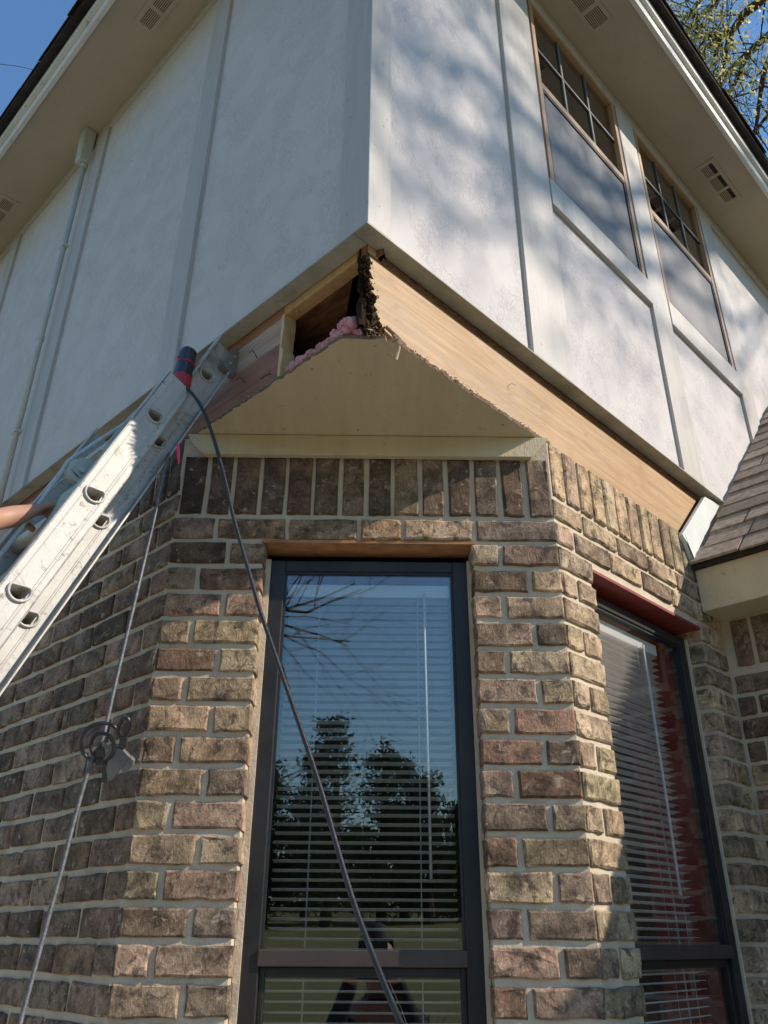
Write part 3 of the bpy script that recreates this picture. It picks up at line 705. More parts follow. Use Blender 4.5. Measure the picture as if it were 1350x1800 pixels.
upper_window(*WIN[0], 'upper window next to the house corner'); upper_window(*WIN[1], 'upper window above the low shingled roof')
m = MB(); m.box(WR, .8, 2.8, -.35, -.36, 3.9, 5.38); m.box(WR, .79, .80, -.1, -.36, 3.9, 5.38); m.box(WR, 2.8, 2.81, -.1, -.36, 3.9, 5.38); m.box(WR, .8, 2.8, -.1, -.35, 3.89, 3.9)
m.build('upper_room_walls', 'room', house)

# --- eaves and main roof
EV = .335; RO = .415                          # soffit depth, drip line
def eave(W, u1, tag_l):
    m = MB(); m.prism([W(-EV, EV, ZT+.001), W(u1, EV, ZT+.001), W(u1, 0, ZT+.001), W(0, 0, ZT+.001)], (0, 0, .012))
    o = m.build('eave_soffit', 'eave', house); o['label'] = tag_l
    f = MB(); f.prism([W(-EV, EV, 5.375), W(u1, EV, 5.375), W(u1, EV+.02, 5.375), W(-EV-.02, EV+.02, 5.375)], (0, 0, .135)); f.build('fascia', 'fascia', house)
    t = MB(); t.prism([W(-EV-.0205, EV+.0205, 5.452), W(u1, EV+.0205, 5.452), W(u1, EV+.040, 5.452), W(-EV-.040, EV+.040, 5.452)], (0, 0, .056)); t.build('shingle_mould', 'fascia', house)
    return o
ev_r = eave(WR, 7.5, 'right eave soffit over the upper windows'); ev_l = eave(WL, 6.2, 'left eave soffit over the conduit')
def vent(W, u0, u1, n0, n1, par, broken=False):
    m = MB(); z = ZT+.001; t = .006
    m.box(W, u0, u1, n0, n0+.02, z-t, z-.0002); m.box(W, u0, u1, n1-.02, n1, z-t, z-.0002)
    m.box(W, u0, u0+.025, n0+.02, n1-.02, z-t, z-.0002); m.box(W, u1-.025, u1, n0+.02, n1-.02, z-t, z-.0002)
    for k in (1, 2):
        x = u0+(u1-u0)*k/3; m.box(W, x-.010, x+.010, n0+.02, n1-.02, z-t+.0005, z-.0003)
    v = m.build('soffit_vent', 'eave', par)
    m = MB(); m.box(W, u0+.02, u1-.02, n0+.015, n1-.015, z-.0013, z-.0004); m.build('soffit_vent_shade_sheet', 'roof_dark', par)  # dark sheet stands in for the shade inside the vent
    m = MB(); k = 0; nn = n0+.024
    while nn < n1-.022:
        if not (broken and .06 < nn-n0 < .085): m.hexa([W(u0+.025, nn, z-.0055), W(u1-.025, nn, z-.0055), W(u1-.025, nn+.0035, z-.0045), W(u0+.025, nn+.0035, z-.0045), W(u0+.025, nn+.001, z-.002), W(u1-.025, nn+.001, z-.002), W(u1-.025, nn+.0045, z-.0016), W(u0+.025, nn+.0045, z-.0016)])
        nn += .0085
    m.build('soffit_vent_louvres', 'eave', par)
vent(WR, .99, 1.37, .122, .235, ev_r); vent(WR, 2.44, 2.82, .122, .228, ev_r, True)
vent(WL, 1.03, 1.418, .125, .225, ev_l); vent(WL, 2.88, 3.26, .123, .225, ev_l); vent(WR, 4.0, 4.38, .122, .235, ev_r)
m = MB(); sl_ = .75; ext = 6.0
for W, u1, nm in ((WR, 7.5, 'r'), (WL, 6.2, 'l')):
    a, b = W(-RO, RO, 5.512), W(u1, RO, 5.512); c_, d_ = W(u1, -ext, 5.512+(RO+ext)*sl_), W(ext, -ext, 5.512+(RO+ext)*sl_)
    m.prism([a, b, c_, d_], (0, 0, .03))
roof = m.build('roof', 'roof_dark', house)
r = random.Random(21); cache_s = {}
for W, u1, key in ((WR, 4.2, 'R'), (WL, 3.6, 'L')):
    u = .6
    while u < u1:
        ln = r.choice((.22, .30, .34)); dn = r.uniform(-.004, .014); dz = r.uniform(0, .008)
        m = MB(); n0 = RO+.006+dn; n1 = RO-.12; zz = lambda n: 5.5435+(RO-n)*sl_+dz
        m.hexa([W(u+.003, n0, zz(n0)), W(u+ln-.003, n0, zz(n0)), W(u+ln-.003, n1, zz(n1)), W(u+.003, n1, zz(n1)), W(u+.003, n0, zz(n0)+.009), W(u+ln-.003, n0, zz(n0)+.009), W(u+ln-.003, n1, zz(n1)+.006), W(u+.003, n1, zz(n1)+.006)])
        m.build('shingle', 'roof_dark', roof); u += ln

# --- conduit on the left wall
m = MB(); m.tube([WL(2.132, .052, 3.02), WL(2.132, .052, 5.14)], .0135, 12); cdt = m.build('conduit', 'conduit', house, smooth=True)
MB().tube([WL(2.132, .052, 3.965), WL(2.132, .052, 3.99)], .0175, 12).build('coupling', 'conduit', cdt)
MB().tube([WL(2.132, .052, 5.12), WL(2.132, .052, 5.145)], .019, 12).build('coupling', 'conduit', cdt)
MB().hexa([WL(2.105, .037, 5.15), WL(2.165, .037, 5.15), WL(2.165, .095, 5.15), WL(2.105, .095, 5.15), WL(2.10, .037, 5.388), WL(2.17, .037, 5.388), WL(2.17, .105, 5.388), WL(2.10, .105, 5.388)]).build('junction_box', 'conduit', cdt, bevel=.008)
for z in (3.45, 4.55):
    MB().box(WL, 2.108, 2.158, .067, .036, z, z+.016).build('strap', 'conduit', cdt, bevel=.002)

# --- low wing roof on the right
EU = 1.672; EZ = 2.735                        # eave line of the wing
m = MB()
def RFp(u, t, lift=0): return WR(u-lift*S2, t, EZ+(u-EU)+lift*S2)
TH = .018
m.prism([RFp(EU, 0.032), RFp(3.6, 0.032), RFp(3.6, 4.2), RFp(EU, 4.2)], (eR*S2-Zv*S2)*TH)
wing = m.build('low_roof', 'shingle', house); wing['label'] = 'low brown shingled roof meeting the right wall'
r = random.Random(33); exp_ = .132; cnt = 0
for c_ in range(15):
    s0 = c_*exp_; t = .033 if c_ else .008
    t -= 0; first = r.uniform(.08, .26); tt = t; k = 0
    while tt < 1.35:
        ln = first if k == 0 else r.choice((.16, .21, .26, .32)); th = r.choice((.004, .0065, .009)); ex = r.uniform(-.004, .006)
        a0, a1 = EU-.022+(s0)*S2-ex, EU-.022+(s0+exp_*1.18)*S2
        m = MB(); p = lambda u, t_, l_: RFp(u, t_, l_)
        t1 = tt+ln-.008
        m.hexa([p(a0, tt, .0025), p(a0, t1, .0025), p(a1, t1, .001), p(a1, tt, .001), p(a0, tt, .0035+th), p(a0, t1, .0035+th), p(a1, t1, .0015+th*.1), p(a1, tt, .0015+th*.1)])
        m.build('shingle', 'shingle', wing); tt += ln; k += 1; cnt += 1
MB().box(WR, EU-.006, EU+.03, .004, 4.2, EZ-.03, EZ-.008).build('roof_edge_strip', 'roof_dark', house)
MB().box(WR, EU+.012, EU+.032, .006, 4.2, 2.545, EZ-.031).build('fascia', 'soffit', house, bevel=.002)['label'] = 'tan fascia board of the low roof'
MB().box(WR, EU+.0325, UI+.03, .0, 4.2, 2.552, 2.564).build('wing_soffit', 'soffit', house)
MB().box(WR, 1.60, 7.4, -.045, -.10, 2.6, 3.1262).build('wall_sheathing', 'oldwood', house)
fl = [(1.905, 3.098), (2.05, 3.115), (1.668, 2.738), (1.618, 2.828)]
MB().prism([WR(u, .012, z) for u, z in fl], -nR*.016).build('step_flashing', 'flash', house, bevel=.001)
tri = [(1.66, 2.80), (1.618, 2.828), (1.668, 2.738), (1.70, 2.77)]
MB().prism([WR(u, .020 if i in (1, 2) else .0135, z) for i, (u, z) in enumerate(tri)], -nR*.0012).build('bent_flashing_tip', 'flash', house)
# closing the house: hidden back
m = MB(); m.poly([WL(6.2, 0, 0), WL(6.2, -6, 0), WL(6.2, -6, 5.4), WL(6.2, 0, 5.4)]); m.poly([WR(7.5, 0, 0), WR(7.5, -6, 0), WR(7.5, -6, 5.4), WR(7.5, 0, 5.4)])
m.build('gable_wall', 'stucco', house, recalc=False)

# ------------------------------------------------------------------ extension ladder
LA = radians(67); lca, lsa = cos(LA), sin(LA)
def LP(u, a, c): return WL(u, -lca*a+lsa*c, lsa*a+lca*c)
ladder = thing('extension_ladder', LP(.75, .1, 1.25), 'scuffed aluminium extension ladder leaning on the overhang left of the tall window', 'ladder')
def d_loop(a0, c0, k, n=22):
    """outline of a D-shaped rung, flat tread up, in (a, c)"""
    out = []
    for i in range(n):
        t = 2*pi*i/n; h = .0215*k*cos(t); v = .0200*k*sin(t)
        v = min(v, .0098*k)
        out.append((a0+h*-lca+v*lsa, c0+h*lsa+v*lca))
    return out
def rail(name, u_web, dirf, a0, a1, c0, c1, rungs, cr, mat, ribs=()):
    """channel rail: web with a D hole for each rung, flanges to one side (dirf), raised ribs and swaged collars"""
    T = .003; m = MB(); so = -1 if u_web < .75 else 1                       # outer side of this rail
    cuts = [a0]; hl = .05
    rs = sorted(q for q in rungs if a0+hl < q < a1-hl*.9)
    prev = a0
    for q in rs:
        m.box(LP, u_web, u_web-so*T, 1, 1, 0, 0) if False else None
        if q-hl > prev: m.hexa([LP(u_web, prev, c0), LP(u_web, q-hl, c0), LP(u_web, q-hl, c1), LP(u_web, prev, c1), LP(u_web-so*T, prev, c0), LP(u_web-so*T, q-hl, c0), LP(u_web-so*T, q-hl, c1), LP(u_web-so*T, prev, c1)])
        dl = d_loop(q, cr, .92); ol = []
        for (a, c_) in dl:
            da, dc = a-q, c_-cr; k = 1e9
            if da: k = min(k, ((hl if da > 0 else -hl))/da)
            if dc: k = min(k, ((c1-cr) if dc > 0 else (c0-cr))/dc)
            ol.append((q+da*k, cr+dc*k))
        corners = [(q+hl, c1), (q+hl, c0), (q-hl, c0), (q-hl, c1)]
        for ca_, cc_ in corners:                                              # snap the nearest ring point to each corner
            j = min(range(len(ol)), key=lambda j_: hypot(ol[j_][0]-ca_, ol[j_][1]-cc_)); ol[j] = (ca_, cc_)
        i = len(m.v); n = len(dl)
        for uu in (u_web, u_web-so*T):
            m.v += [tuple(LP(uu, *p)) for p in ol]; m.v += [tuple(LP(uu, *p)) for p in dl]
        for j in range(n):
            k = (j+1) % n
            m.f.append((i+j, i+k, i+n+k, i+n+j)); m.f.append((i+2*n+j, i+2*n+k, i+3*n+k, i+3*n+j)); m.f.append((i+n+j, i+n+k, i+3*n+k, i+3*n+j))
        prev = q+hl
    m.hexa([LP(u_web, prev, c0), LP(u_web, a1, c0), LP(u_web, a1, c1), LP(u_web, prev, c1), LP(u_web-so*T, prev, c0), LP(u_web-so*T, a1, c0), LP(u_web-so*T, a1, c1), LP(u_web-so*T, prev, c1)])
    for ca_, cb_ in ((c0, c0+.004), (c1-.004, c1)):
        u2 = u_web+dirf*.026; m.hexa([LP(u_web, a0, ca_), LP(u_web, a1, ca_), LP(u_web, a1, cb_), LP(u_web, a0, cb_), LP(u2, a0, ca_), LP(u2, a1, ca_), LP(u2, a1, cb_), LP(u2, a0, cb_)])
    ro = m.build(name, mat, ladder)
    for cc in ribs:
        u2 = u_web+so*.0014; q = MB(); q.hexa([LP(u_web, a0, cc-.0018), LP(u_web, a1-.004, cc-.0018), LP(u_web, a1-.004, cc+.0018), LP(u_web, a0, cc+.0018), LP(u2, a0, cc-.0010), LP(u2, a1-.004, cc-.0010), LP(u2, a1-.004, cc+.0010), LP(u2, a0, cc+.0010)])
        q.build('rib', mat, ro)
    for q in rs:
        m = MB(); n = 22; prof = [(0, 1.30), (.0045, 1.27), (.006, 1.15), (.0045, 1.0), (-.004, .93)]; i = 0
        for du, k in prof: m.v += [tuple(LP(u_web+so*du, *p)) for p in d_loop(q, cr, k)]
        for s_ in range(len(prof)-1):
            for j in range(n): m.f.append((s_*n+j, s_*n+(j+1) % n, (s_+1)*n+(j+1) % n, (s_+1)*n+j))
        m.build('rung_collar', mat, ro, smooth=True)
    return ro
RA_ = [2.402-.3048*i for i in range(8)]; RB_ = [2.70-.3048*i for i in range(6)]
A0 = .12
rail('rail', .545, 1, A0, 2.553, 1.227, 1.308, RA_, 1.268, 'alu', (1.243, 1.249, 1.289))
rail('rail', .966, -1, A0, 2.553, 1.227, 1.308, RA_, 1.268, 'alu2')
rail('rail', .602, -1, 1.0, 2.835, 1.166, 1.252, RB_, 1.211, 'alu', (1.19, 1.195))
rail('rail', .909, 1, 1.0, 2.835, 1.166, 1.252, RB_, 1.211, 'alu2')
def rung(u0, u1, a, c):
    m = MB(); n = 22
    for u, k in ((u0, .93), (u1, .93), (u1, .84), (u0, .84)): m.v += [tuple(LP(u, *p)) for p in d_loop(a, c, k)]
    for s_ in range(4):
        for j in range(n): m.f.append((s_*n+j, s_*n+(j+1) % n, ((s_+1) % 4)*n+(j+1) % n, ((s_+1) % 4)*n+j))
    m.build('rung', 'alu2', ladder)
for a in RA_: rung(.5485, .9625, a, 1.268)
for a in RB_: rung(.6055, .9055, a, 1.211)
for uu, so in ((.602, -1), (.909, 1)):                # plastic end caps of the fly section
    ol = [(2.835, 1.20), (2.842, 1.17), (2.83, 1.148), (2.79, 1.142), (2.762, 1.15), (2.756, 1.166), (2.756, 1.20)]
    m = MB(); m.prism([LP(uu+so*.027, a, c) for a, c in ol], eL*(-so*.005)); m.prism([LP(uu+so*.0275, a, c) for a, c in [(2.757, 1.15), (2.757, 1.20), (2.752, 1.20), (2.752, 1.15)]], eL*(-so*.028))
    o = m.build('end_cap', 'cap', ladder, bevel=.0015)
    for a in (2.775, 2.81): MB().tube([LP(uu+so*.026, a, 1.182), LP(uu+so*.031, a, 1.182)], .0045, 8).build('rivet', 'rivet', o)
# guide brackets at the top of the base section, riveted stops
for uu, so in ((.966, 1),):
    m = MB(); m.prism([LP(uu+so*.001, a, c) for a, c in ((2.47, 1.245), (2.53, 1.245), (2.53, 1.29), (2.47, 1.29))], eL*so*.002); m.build('guide_plate', 'alu2', ladder)
# pulley on the top base rung
pu = LP(.72, 2.235, 1.300)
m = MB(); n = 20
ax_ = eL; pa = (Zv*lsa-nL*lca); pc = (nL*lsa+Zv*lca)
for du, rd in ((-.010, .020), (-.010, .034), (-.004, .030), (.004, .030), (.010, .034), (.010, .020)):
    m.v += [tuple(pu+ax_*du+(pa*cos(2*pi*j/n)+pc*sin(2*pi*j/n))*rd) for j in range(n)]
for s_ in range(6):
    for j in range(n): m.f.append((s_*n+j, s_*n+(j+1) % n, ((s_+1) % 6)*n+(j+1) % n, ((s_+1) % 6)*n+j))
pul = m.build('pulley', 'conduit', ladder, smooth=False)
MB().prism([LP(.706, 2.235+a, 1.300+c) for a, c in ((-.02, -.025), (.05, -.06), (.075, -.05), (.03, .022), (-.015, .02))], eL*.003).build('pulley_bracket', 'alu2', ladder)
MB().prism([LP(.732, 2.235+a, 1.300+c) for a, c in ((-.02, -.025), (.05, -.06), (.075, -.05), (.03, .022), (-.015, .02))], eL*.003).build('pulley_bracket', 'alu2', ladder)
MB().tube([LP(.700, 2.235, 1.300), LP(.74, 2.235, 1.300)], .007, 10).build('pulley_pin', 'rivet', ladder)
rp = [LP(.721, 2.52, 1.27), LP(.721, 2.40, 1.30), LP(.721, 2.27, 1.331), LP(.72, 2.235, 1.337), LP(.718, 2.19, 1.333), LP(.718, 2.06, 1.325), LP(.715, 1.9, 1.320), LP(.71, 1.5, 1.325), LP(.71, .5, 1.345)]
MB().tube(smooth_path(rp, 8), .0055, 8).build('rope', 'rope', ladder, smooth=True)
MB().tube([LP(.80, 2.62, 1.24), LP(.79, 2.2, 1.315)], .003, 6).build('rope', 'rope', ladder, smooth=True)

# pale green cloth slung over the rungs between the rails
m = MB(); NA, NU = 60, 14
for i in range(NA+1):
    a = 1.62+.86*i/NA
    for j in range(NU+1):
        u = .60+.20*j/NU; hang = -.012*abs(sin((a-2.402)*pi/.3048))
        c = 1.303+hang+.014*noise.noise(Vector((a*7, u*9, 2)))+.010*noise.noise(Vector((a*18, u*22, 5)))+(-.03*(j/NU)**2)
        m.v.append(tuple(LP(u+.012*noise.noise(Vector((a*6, 3, u*4))), a, c)))
for i in range(NA):
    for j in range(NU): k = i*(NU+1)+j; m.f.append((k, k+1, k+NU+2, k+NU+1))
rag = m.build('work_cloth', 'rag', None, smooth=True)
sd = rag.modifiers.new('thick', 'SOLIDIFY'); sd.thickness = .003
tag(rag, 'pale green cloth slung over the ladder rungs between the rails', 'cloth')

# ------------------------------------------------------------------ cordless tool standing on the ladder top
tl = LP(.592, 2.592, 1.256)
tool = thing('cordless_tool', tl, 'black and red cordless tool with upright battery grip resting at the ladder top', 'power tool')
ta = (Zv*.97-nL*.12+eL*.10).normalized(); tb = ta.orthogonal().normalized(); tcx = ta.cross(tb)
def loft(axis0, secs, mat, name, par, n=18, sq=2.6):
    m = MB()
    for (h, ra, rb, off) in secs:
        for j in range(n):
            q = 2*pi*j/n; cx, sx = cos(q), sin(q)
            x = abs(cx)**(2/sq)*(1 if cx > 0 else -1)*ra; y = abs(sx)**(2/sq)*(1 if sx > 0 else -1)*rb
            m.v.append(tuple(axis0+ta*h+tb*(x+off)+tcx*y))
    for s_ in range(len(secs)-1):
        for j in range(n): m.f.append((s_*n+j, s_*n+(j+1) % n, (s_+1)*n+(j+1) % n, (s_+1)*n+j))
    m.f.append(tuple(range(n-1, -1, -1))); m.f.append(tuple((len(secs)-1)*n+j for j in range(n)))
    return m.build(name, mat, par, smooth=False, bevel=.0)
loft(tl, [(-.055, .020, .022, 0), (-.03, .024, .026, 0), (.0, .026, .027, 0), (.022, .025, .026, 0)], 'redplastic', 'body', tool)
loft(tl, [(.022, .0245, .0255, 0), (.03, .025, .026, 0), (.06, .0235, .0245, 0), (.095, .0235, .0245, 0), (.122, .0235, .0245, 0), (.128, .022, .023, 0), (.130, .018, .019, 0)], 'blackplastic', 'battery_grip', tool)
m = MB(); pp = []
for j in range(25):
    q = 2*pi*j/24; z = .085+.012*(1 if sin(q) > 0.2 else -1 if sin(q) < -.2 else sin(q)*5)
    pp.append(tl+ta*z+tb*cos(q)*.0243+tcx*sin(q)*.0253)
m.tube(pp, .0030, 5, False); m.build('red_stripe', 'redplastic', tool, smooth=True)
MB().box(lambda a, n, z: tl+tb*a+tcx*n+ta*z, -.010, .010, -.034, -.016, -.03, .006).build('jaw', 'redplastic', tool, bevel=.004)

# ------------------------------------------------------------------ cords
def cord(name, pts, rad, mat, label, cat):
    o = MB().tube(smooth_path(pts, 14), rad, 10).build(name, mat, None, smooth=True); return tag(o, label, cat)
pts = [LP(.60, 2.52, 1.262), LP(.575, 2.555, 1.262), LP(.548, 2.553, 1.245)]
dep0 = (pts[-1]-CAM).dot(_f)
path = [(352, 712), (372, 760), (392, 830), (412, 915), (432, 985), (458, 1075), (492, 1175), (530, 1285), (563, 1385), (590, 1480), (618, 1575), (650, 1665), (690, 1765), (722, 1840), (790, 2000), (860, 2250)]
for i, (x, y) in enumerate(path): pts.append(at(x, y, dep0-.04-(dep0-1.12)*min(1, ((y-700)/1150))**.8))
cord('power_cord', pts, .0046, 'cord', 'long black power cord hanging from the ladder top across the tall window', 'cord')
path = [(292, 800), (284, 850), (272, 905), (248, 1010), (222, 1120), (201, 1210), (184, 1285), (176, 1310), (164, 1330), (150, 1372), (131, 1440), (108, 1530), (82, 1625), (58, 1715), (34, 1805), (8, 1920), (-40, 2100)]
p2 = [at(x, y, 2.14-.80*min(1, max(0, (y-800)/1200))**.75) for x, y in path]
p2 = [LP(.66, 2.55, 1.16), LP(.645, 2.42, 1.15)] + [at(x, y, 2.14) for x, y in ((296, 800),)] + p2[1:]
cord('hoist_cable', p2, .0044, 'steel', 'thin dark cable hanging under the ladder through two rings', 'cable')
kd = 2.14-.80*((1315-800)/1200)**.75
kc = at(176, 1303, kd-.012)
def ring_tube(center, rad, rr, tilt, n=36):
    x = (_r*cos(tilt)+_f*sin(tilt)); y = _u
    m = MB(); ps = [center+(x*cos(2*pi*i/n)+y*sin(2*pi*i/n))*rad for i in range(n+1)]
    return m.tube(ps, rr, 8, False)
tag(ring_tube(at(178, 1305, kd-.006), .0405, .0040, .25).build('metal_ring', 'blackplastic', None, smooth=True), 'larger black ring hanging on the thin cable', 'ring')
tag(ring_tube(at(180, 1312, kd-.016), .0275, .0042, -.25).build('metal_ring', 'blackplastic', None, smooth=True), 'smaller black ring threaded inside the larger one on the cable', 'ring')
clip = thing('cable_clip', at(205, 1350, kd), 'grey and black plastic spring clip dangling from the cable rings', 'clip')
def scr(x, y, d=0): return at(x, y, kd-.02-d)
def plate(pts, th, mat, name, d=0): return MB().prism([scr(x, y, d) for x, y in pts], _f*th).build(name, mat, clip, bevel=.0015)
plate([(193, 1325), (203, 1313), (216, 1318), (230, 1333), (226, 1345), (212, 1352), (203, 1364), (195, 1373), (188, 1368), (186, 1350)], .012, 'greyplastic', 'jaw')
plate([(228, 1330), (235, 1337), (233, 1347), (218, 1361), (212, 1352), (221, 1340)], .014, 'greyplastic', 'jaw', .003)
plate([(167, 1318), (182, 1312), (186, 1344), (168, 1346)], .010, 'blackplastic', 'spring_box', -.004)
plate([(180, 1342), (189, 1342), (186, 1379), (178, 1375)], .006, 'blackplastic', 'lever', -.002)
plate([(211, 1294), (222, 1294), (222, 1315), (208, 1314)], .010, 'blackplastic', 'swivel')
hk = [scr(209, 1292), scr(207, 1282), scr(214, 1266), scr(222, 1262), scr(227, 1268), scr(226, 1280), scr(222, 1292)]
MB().tube(smooth_path(hk, 6), .0042, 8).build('snap_hook', 'blackplastic', clip, smooth=True)
lk = [scr(180, 1303), scr(188, 1314), scr(196, 1310), scr(194, 1322), scr(184, 1334)]
MB().tube(smooth_path(lk, 6), .004, 8).build('hook_tail', 'greyplastic', clip, smooth=True)

rb_ = at(312, 787, 2.02)
m = MB(); m.prism([at(x, y, 2.0) for x, y in ((310, 782), (314, 780), (316, 800), (314, 816), (311, 806))], _f*.0015)
tag(m.build('ribbon', 'ribbon', None), 'short magenta ribbon hanging below the ladder rail', 'ribbon')

# ------------------------------------------------------------------ trees and planting
def limb(mb, p, d, ln, r0, lvl, rnd, tips, spread, droop, nseg=5, kids=(3, 5), maxl=4):
    pts = [p.copy()]; rr = [r0]; q = p.copy(); dd = d.normalized()
    for i in range(nseg):
        dd = (dd+Vector((rnd.gauss(0, .16), rnd.gauss(0, .16), rnd.gauss(0, .12)+droop))).normalized()
        q = q+dd*ln/nseg; pts.append(q.copy()); rr.append(r0*(1-.72*(i+1)/nseg))
    mb.tube(pts, rr, 7 if lvl == 0 else 5 if lvl < 3 else 3, False)
    if lvl >= maxl:
        tips.append((pts[-1], dd)); tips.append((pts[len(pts)//2], dd)); return
    for k in range(rnd.randint(*kids)):
        t = rnd.uniform(.35, 1.); i = min(nseg-1, int(t*nseg)); b = pts[i].lerp(pts[i+1], t*nseg-i)
        ax = dd.orthogonal(); ax.rotate(Matrix.Rotation(rnd.uniform(0, 2*pi), 3, dd))
        nd = (dd*cos(spread)+ax*sin(spread)).normalized()
        limb(mb, b, nd, ln*rnd.uniform(.5, .75), max(.004, rr[i]*rnd.uniform(.45, .65)), lvl+1, rnd, tips, spread, droop, nseg, kids, maxl)
    tips.append((pts[-1], dd))
def leaves(mb, tips, rnd, per, size, spread):
    for p, d in tips:
        for k in range(per):
            c = p+Vector((rnd.gauss(0, spread), rnd.gauss(0, spread), rnd.gauss(0, spread)))
            a = Vector((rnd.gauss(0, 1), rnd.gauss(0, 1), rnd.gauss(0, 1))).normalized(); b = a.orthogonal().normalized(); s_ = size*rnd.uniform(.6, 1.3)
            mb.poly([c-a*s_, c+b*s_*.45, c+a*s_, c-b*s_*.45])
def broad_tree(loc, h, seed, label, limbs, per, size, spread, r0=.2, group=None, name='oak_tree', leafmat='leaf', barkmat='bark', maxl=4, kids=(3, 5), llen=None):
    rnd = random.Random(seed); root = thing(name, loc, label, 'tree', group)
    mb = MB(); tips = []; base = Vector(loc)
    th = h*.45; tp = [base+Vector((rnd.gauss(0, .05)*k, rnd.gauss(0, .05)*k, th*k/5)) for k in range(6)]
    mb.tube(tp, [r0*(1.25 if k == 0 else 1-.09*k) for k in range(6)], 10, False)
    for (d, ln, t) in limbs:
        i = min(4, int(t*5)); limb(mb, tp[i].lerp(tp[i+1], t*5-i), Vector(d), ln, r0*.5, 1, rnd, tips, .62, .0, 5, kids, maxl)
    mb.build('trunk', barkmat, root, smooth=True, recalc=False)
    if per:
        lb = MB(); leaves(lb, tips, rnd, per, size, spread); lb.build('crown', leafmat, root, recalc=False)
    return root
def shade_tree():
    """a tree on the sun side of the house; its limbs cross the sunlight that falls on the upper right wall"""
    rnd = random.Random(4); fork = WR(6.3, 0, 7.2)+SUN*13.0; base = Vector((fork.x+.4, fork.y+.3, 0))
    root = thing('oak_tree', base, 'tall spreading tree whose branches shade the sunlit stucco wall', 'tree'); mb = MB(); tips = []
    mb.tube([base, base.lerp(fork, .35)+Vector((.12, .1, 0)), base.lerp(fork, .7), fork], [.30, .24, .2, .15], 10, False)
    def wp(x, y, k):
        d = ray(x, y); t = (P0+nR*.03-CAM).dot(nR)/d.dot(nR); return CAM+d*t+SUN*(12.2+.35*k)
    P = [(.050, [(1330, 470), (1180, 360), (1080, 330), (1000, 270), (920, 200), (850, 125), (770, 95), (700, 50), (630, 20)]),
         (.042, [(1250, 430), (1060, 380), (960, 330), (900, 268), (830, 238), (760, 195), (700, 165), (640, 120)]),
         (.022, [(1080, 320), (960, 200), (900, 120), (868, 78), (830, 30), (790, -30)]),
         (.024, [(1120, 480), (980, 420), (870, 395), (800, 368), (740, 330), (690, 290)]),
         (.030, [(1320, 560), (1200, 500), (1110, 440), (1040, 400), (980, 330)]), (.02, [(1300, 640), (1200, 600), (1120, 540), (1040, 500), (960, 480)]),
         (.026, [(1180, 250), (1100, 180), (1020, 100), (960, 30)]), (.018, [(960, 330), (900, 330), (830, 310), (770, 260)])]
    for k, (r0, px) in enumerate(P):
        pts = [fork, fork.lerp(wp(*px[0], k), .5)+Vector((0, 0, .3))]+[wp(x, y, k) for x, y in px]
        sp = smooth_path(pts, 5); n = len(sp); mb.tube(sp, [r0*.8*(1.7-1.2*i/(n-1)) for i in range(n)], 7, False)
        for q in range(12):
            i = rnd.randint(n//4, n-2); d0 = (sp[i+1]-sp[i]).normalized(); ax = d0.orthogonal(); ax.rotate(Matrix.Rotation(rnd.uniform(0, 2*pi), 3, d0)); ax.z = abs(ax.z)
            limb(mb, sp[i], d0*.6+ax*.8, rnd.uniform(.4, .85), .009, 3, rnd, tips, .6, .03, 4, (2, 3), 4)
    mb.build('trunk', 'bark', root, smooth=True, recalc=False)
    def lands(p):
        t = (p-P0).dot(nR)/SUN.dot(nR); q = p-SUN*t; return q.z > 3.35
    keep = [t for t in tips if lands(t[0]) and noise.noise(t[0]*.9) > -.25]
    lb = MB(); leaves(lb, keep, rnd, 8, .045, .20); lb.build('crown', 'leaf', root, recalc=False)
shade_tree()
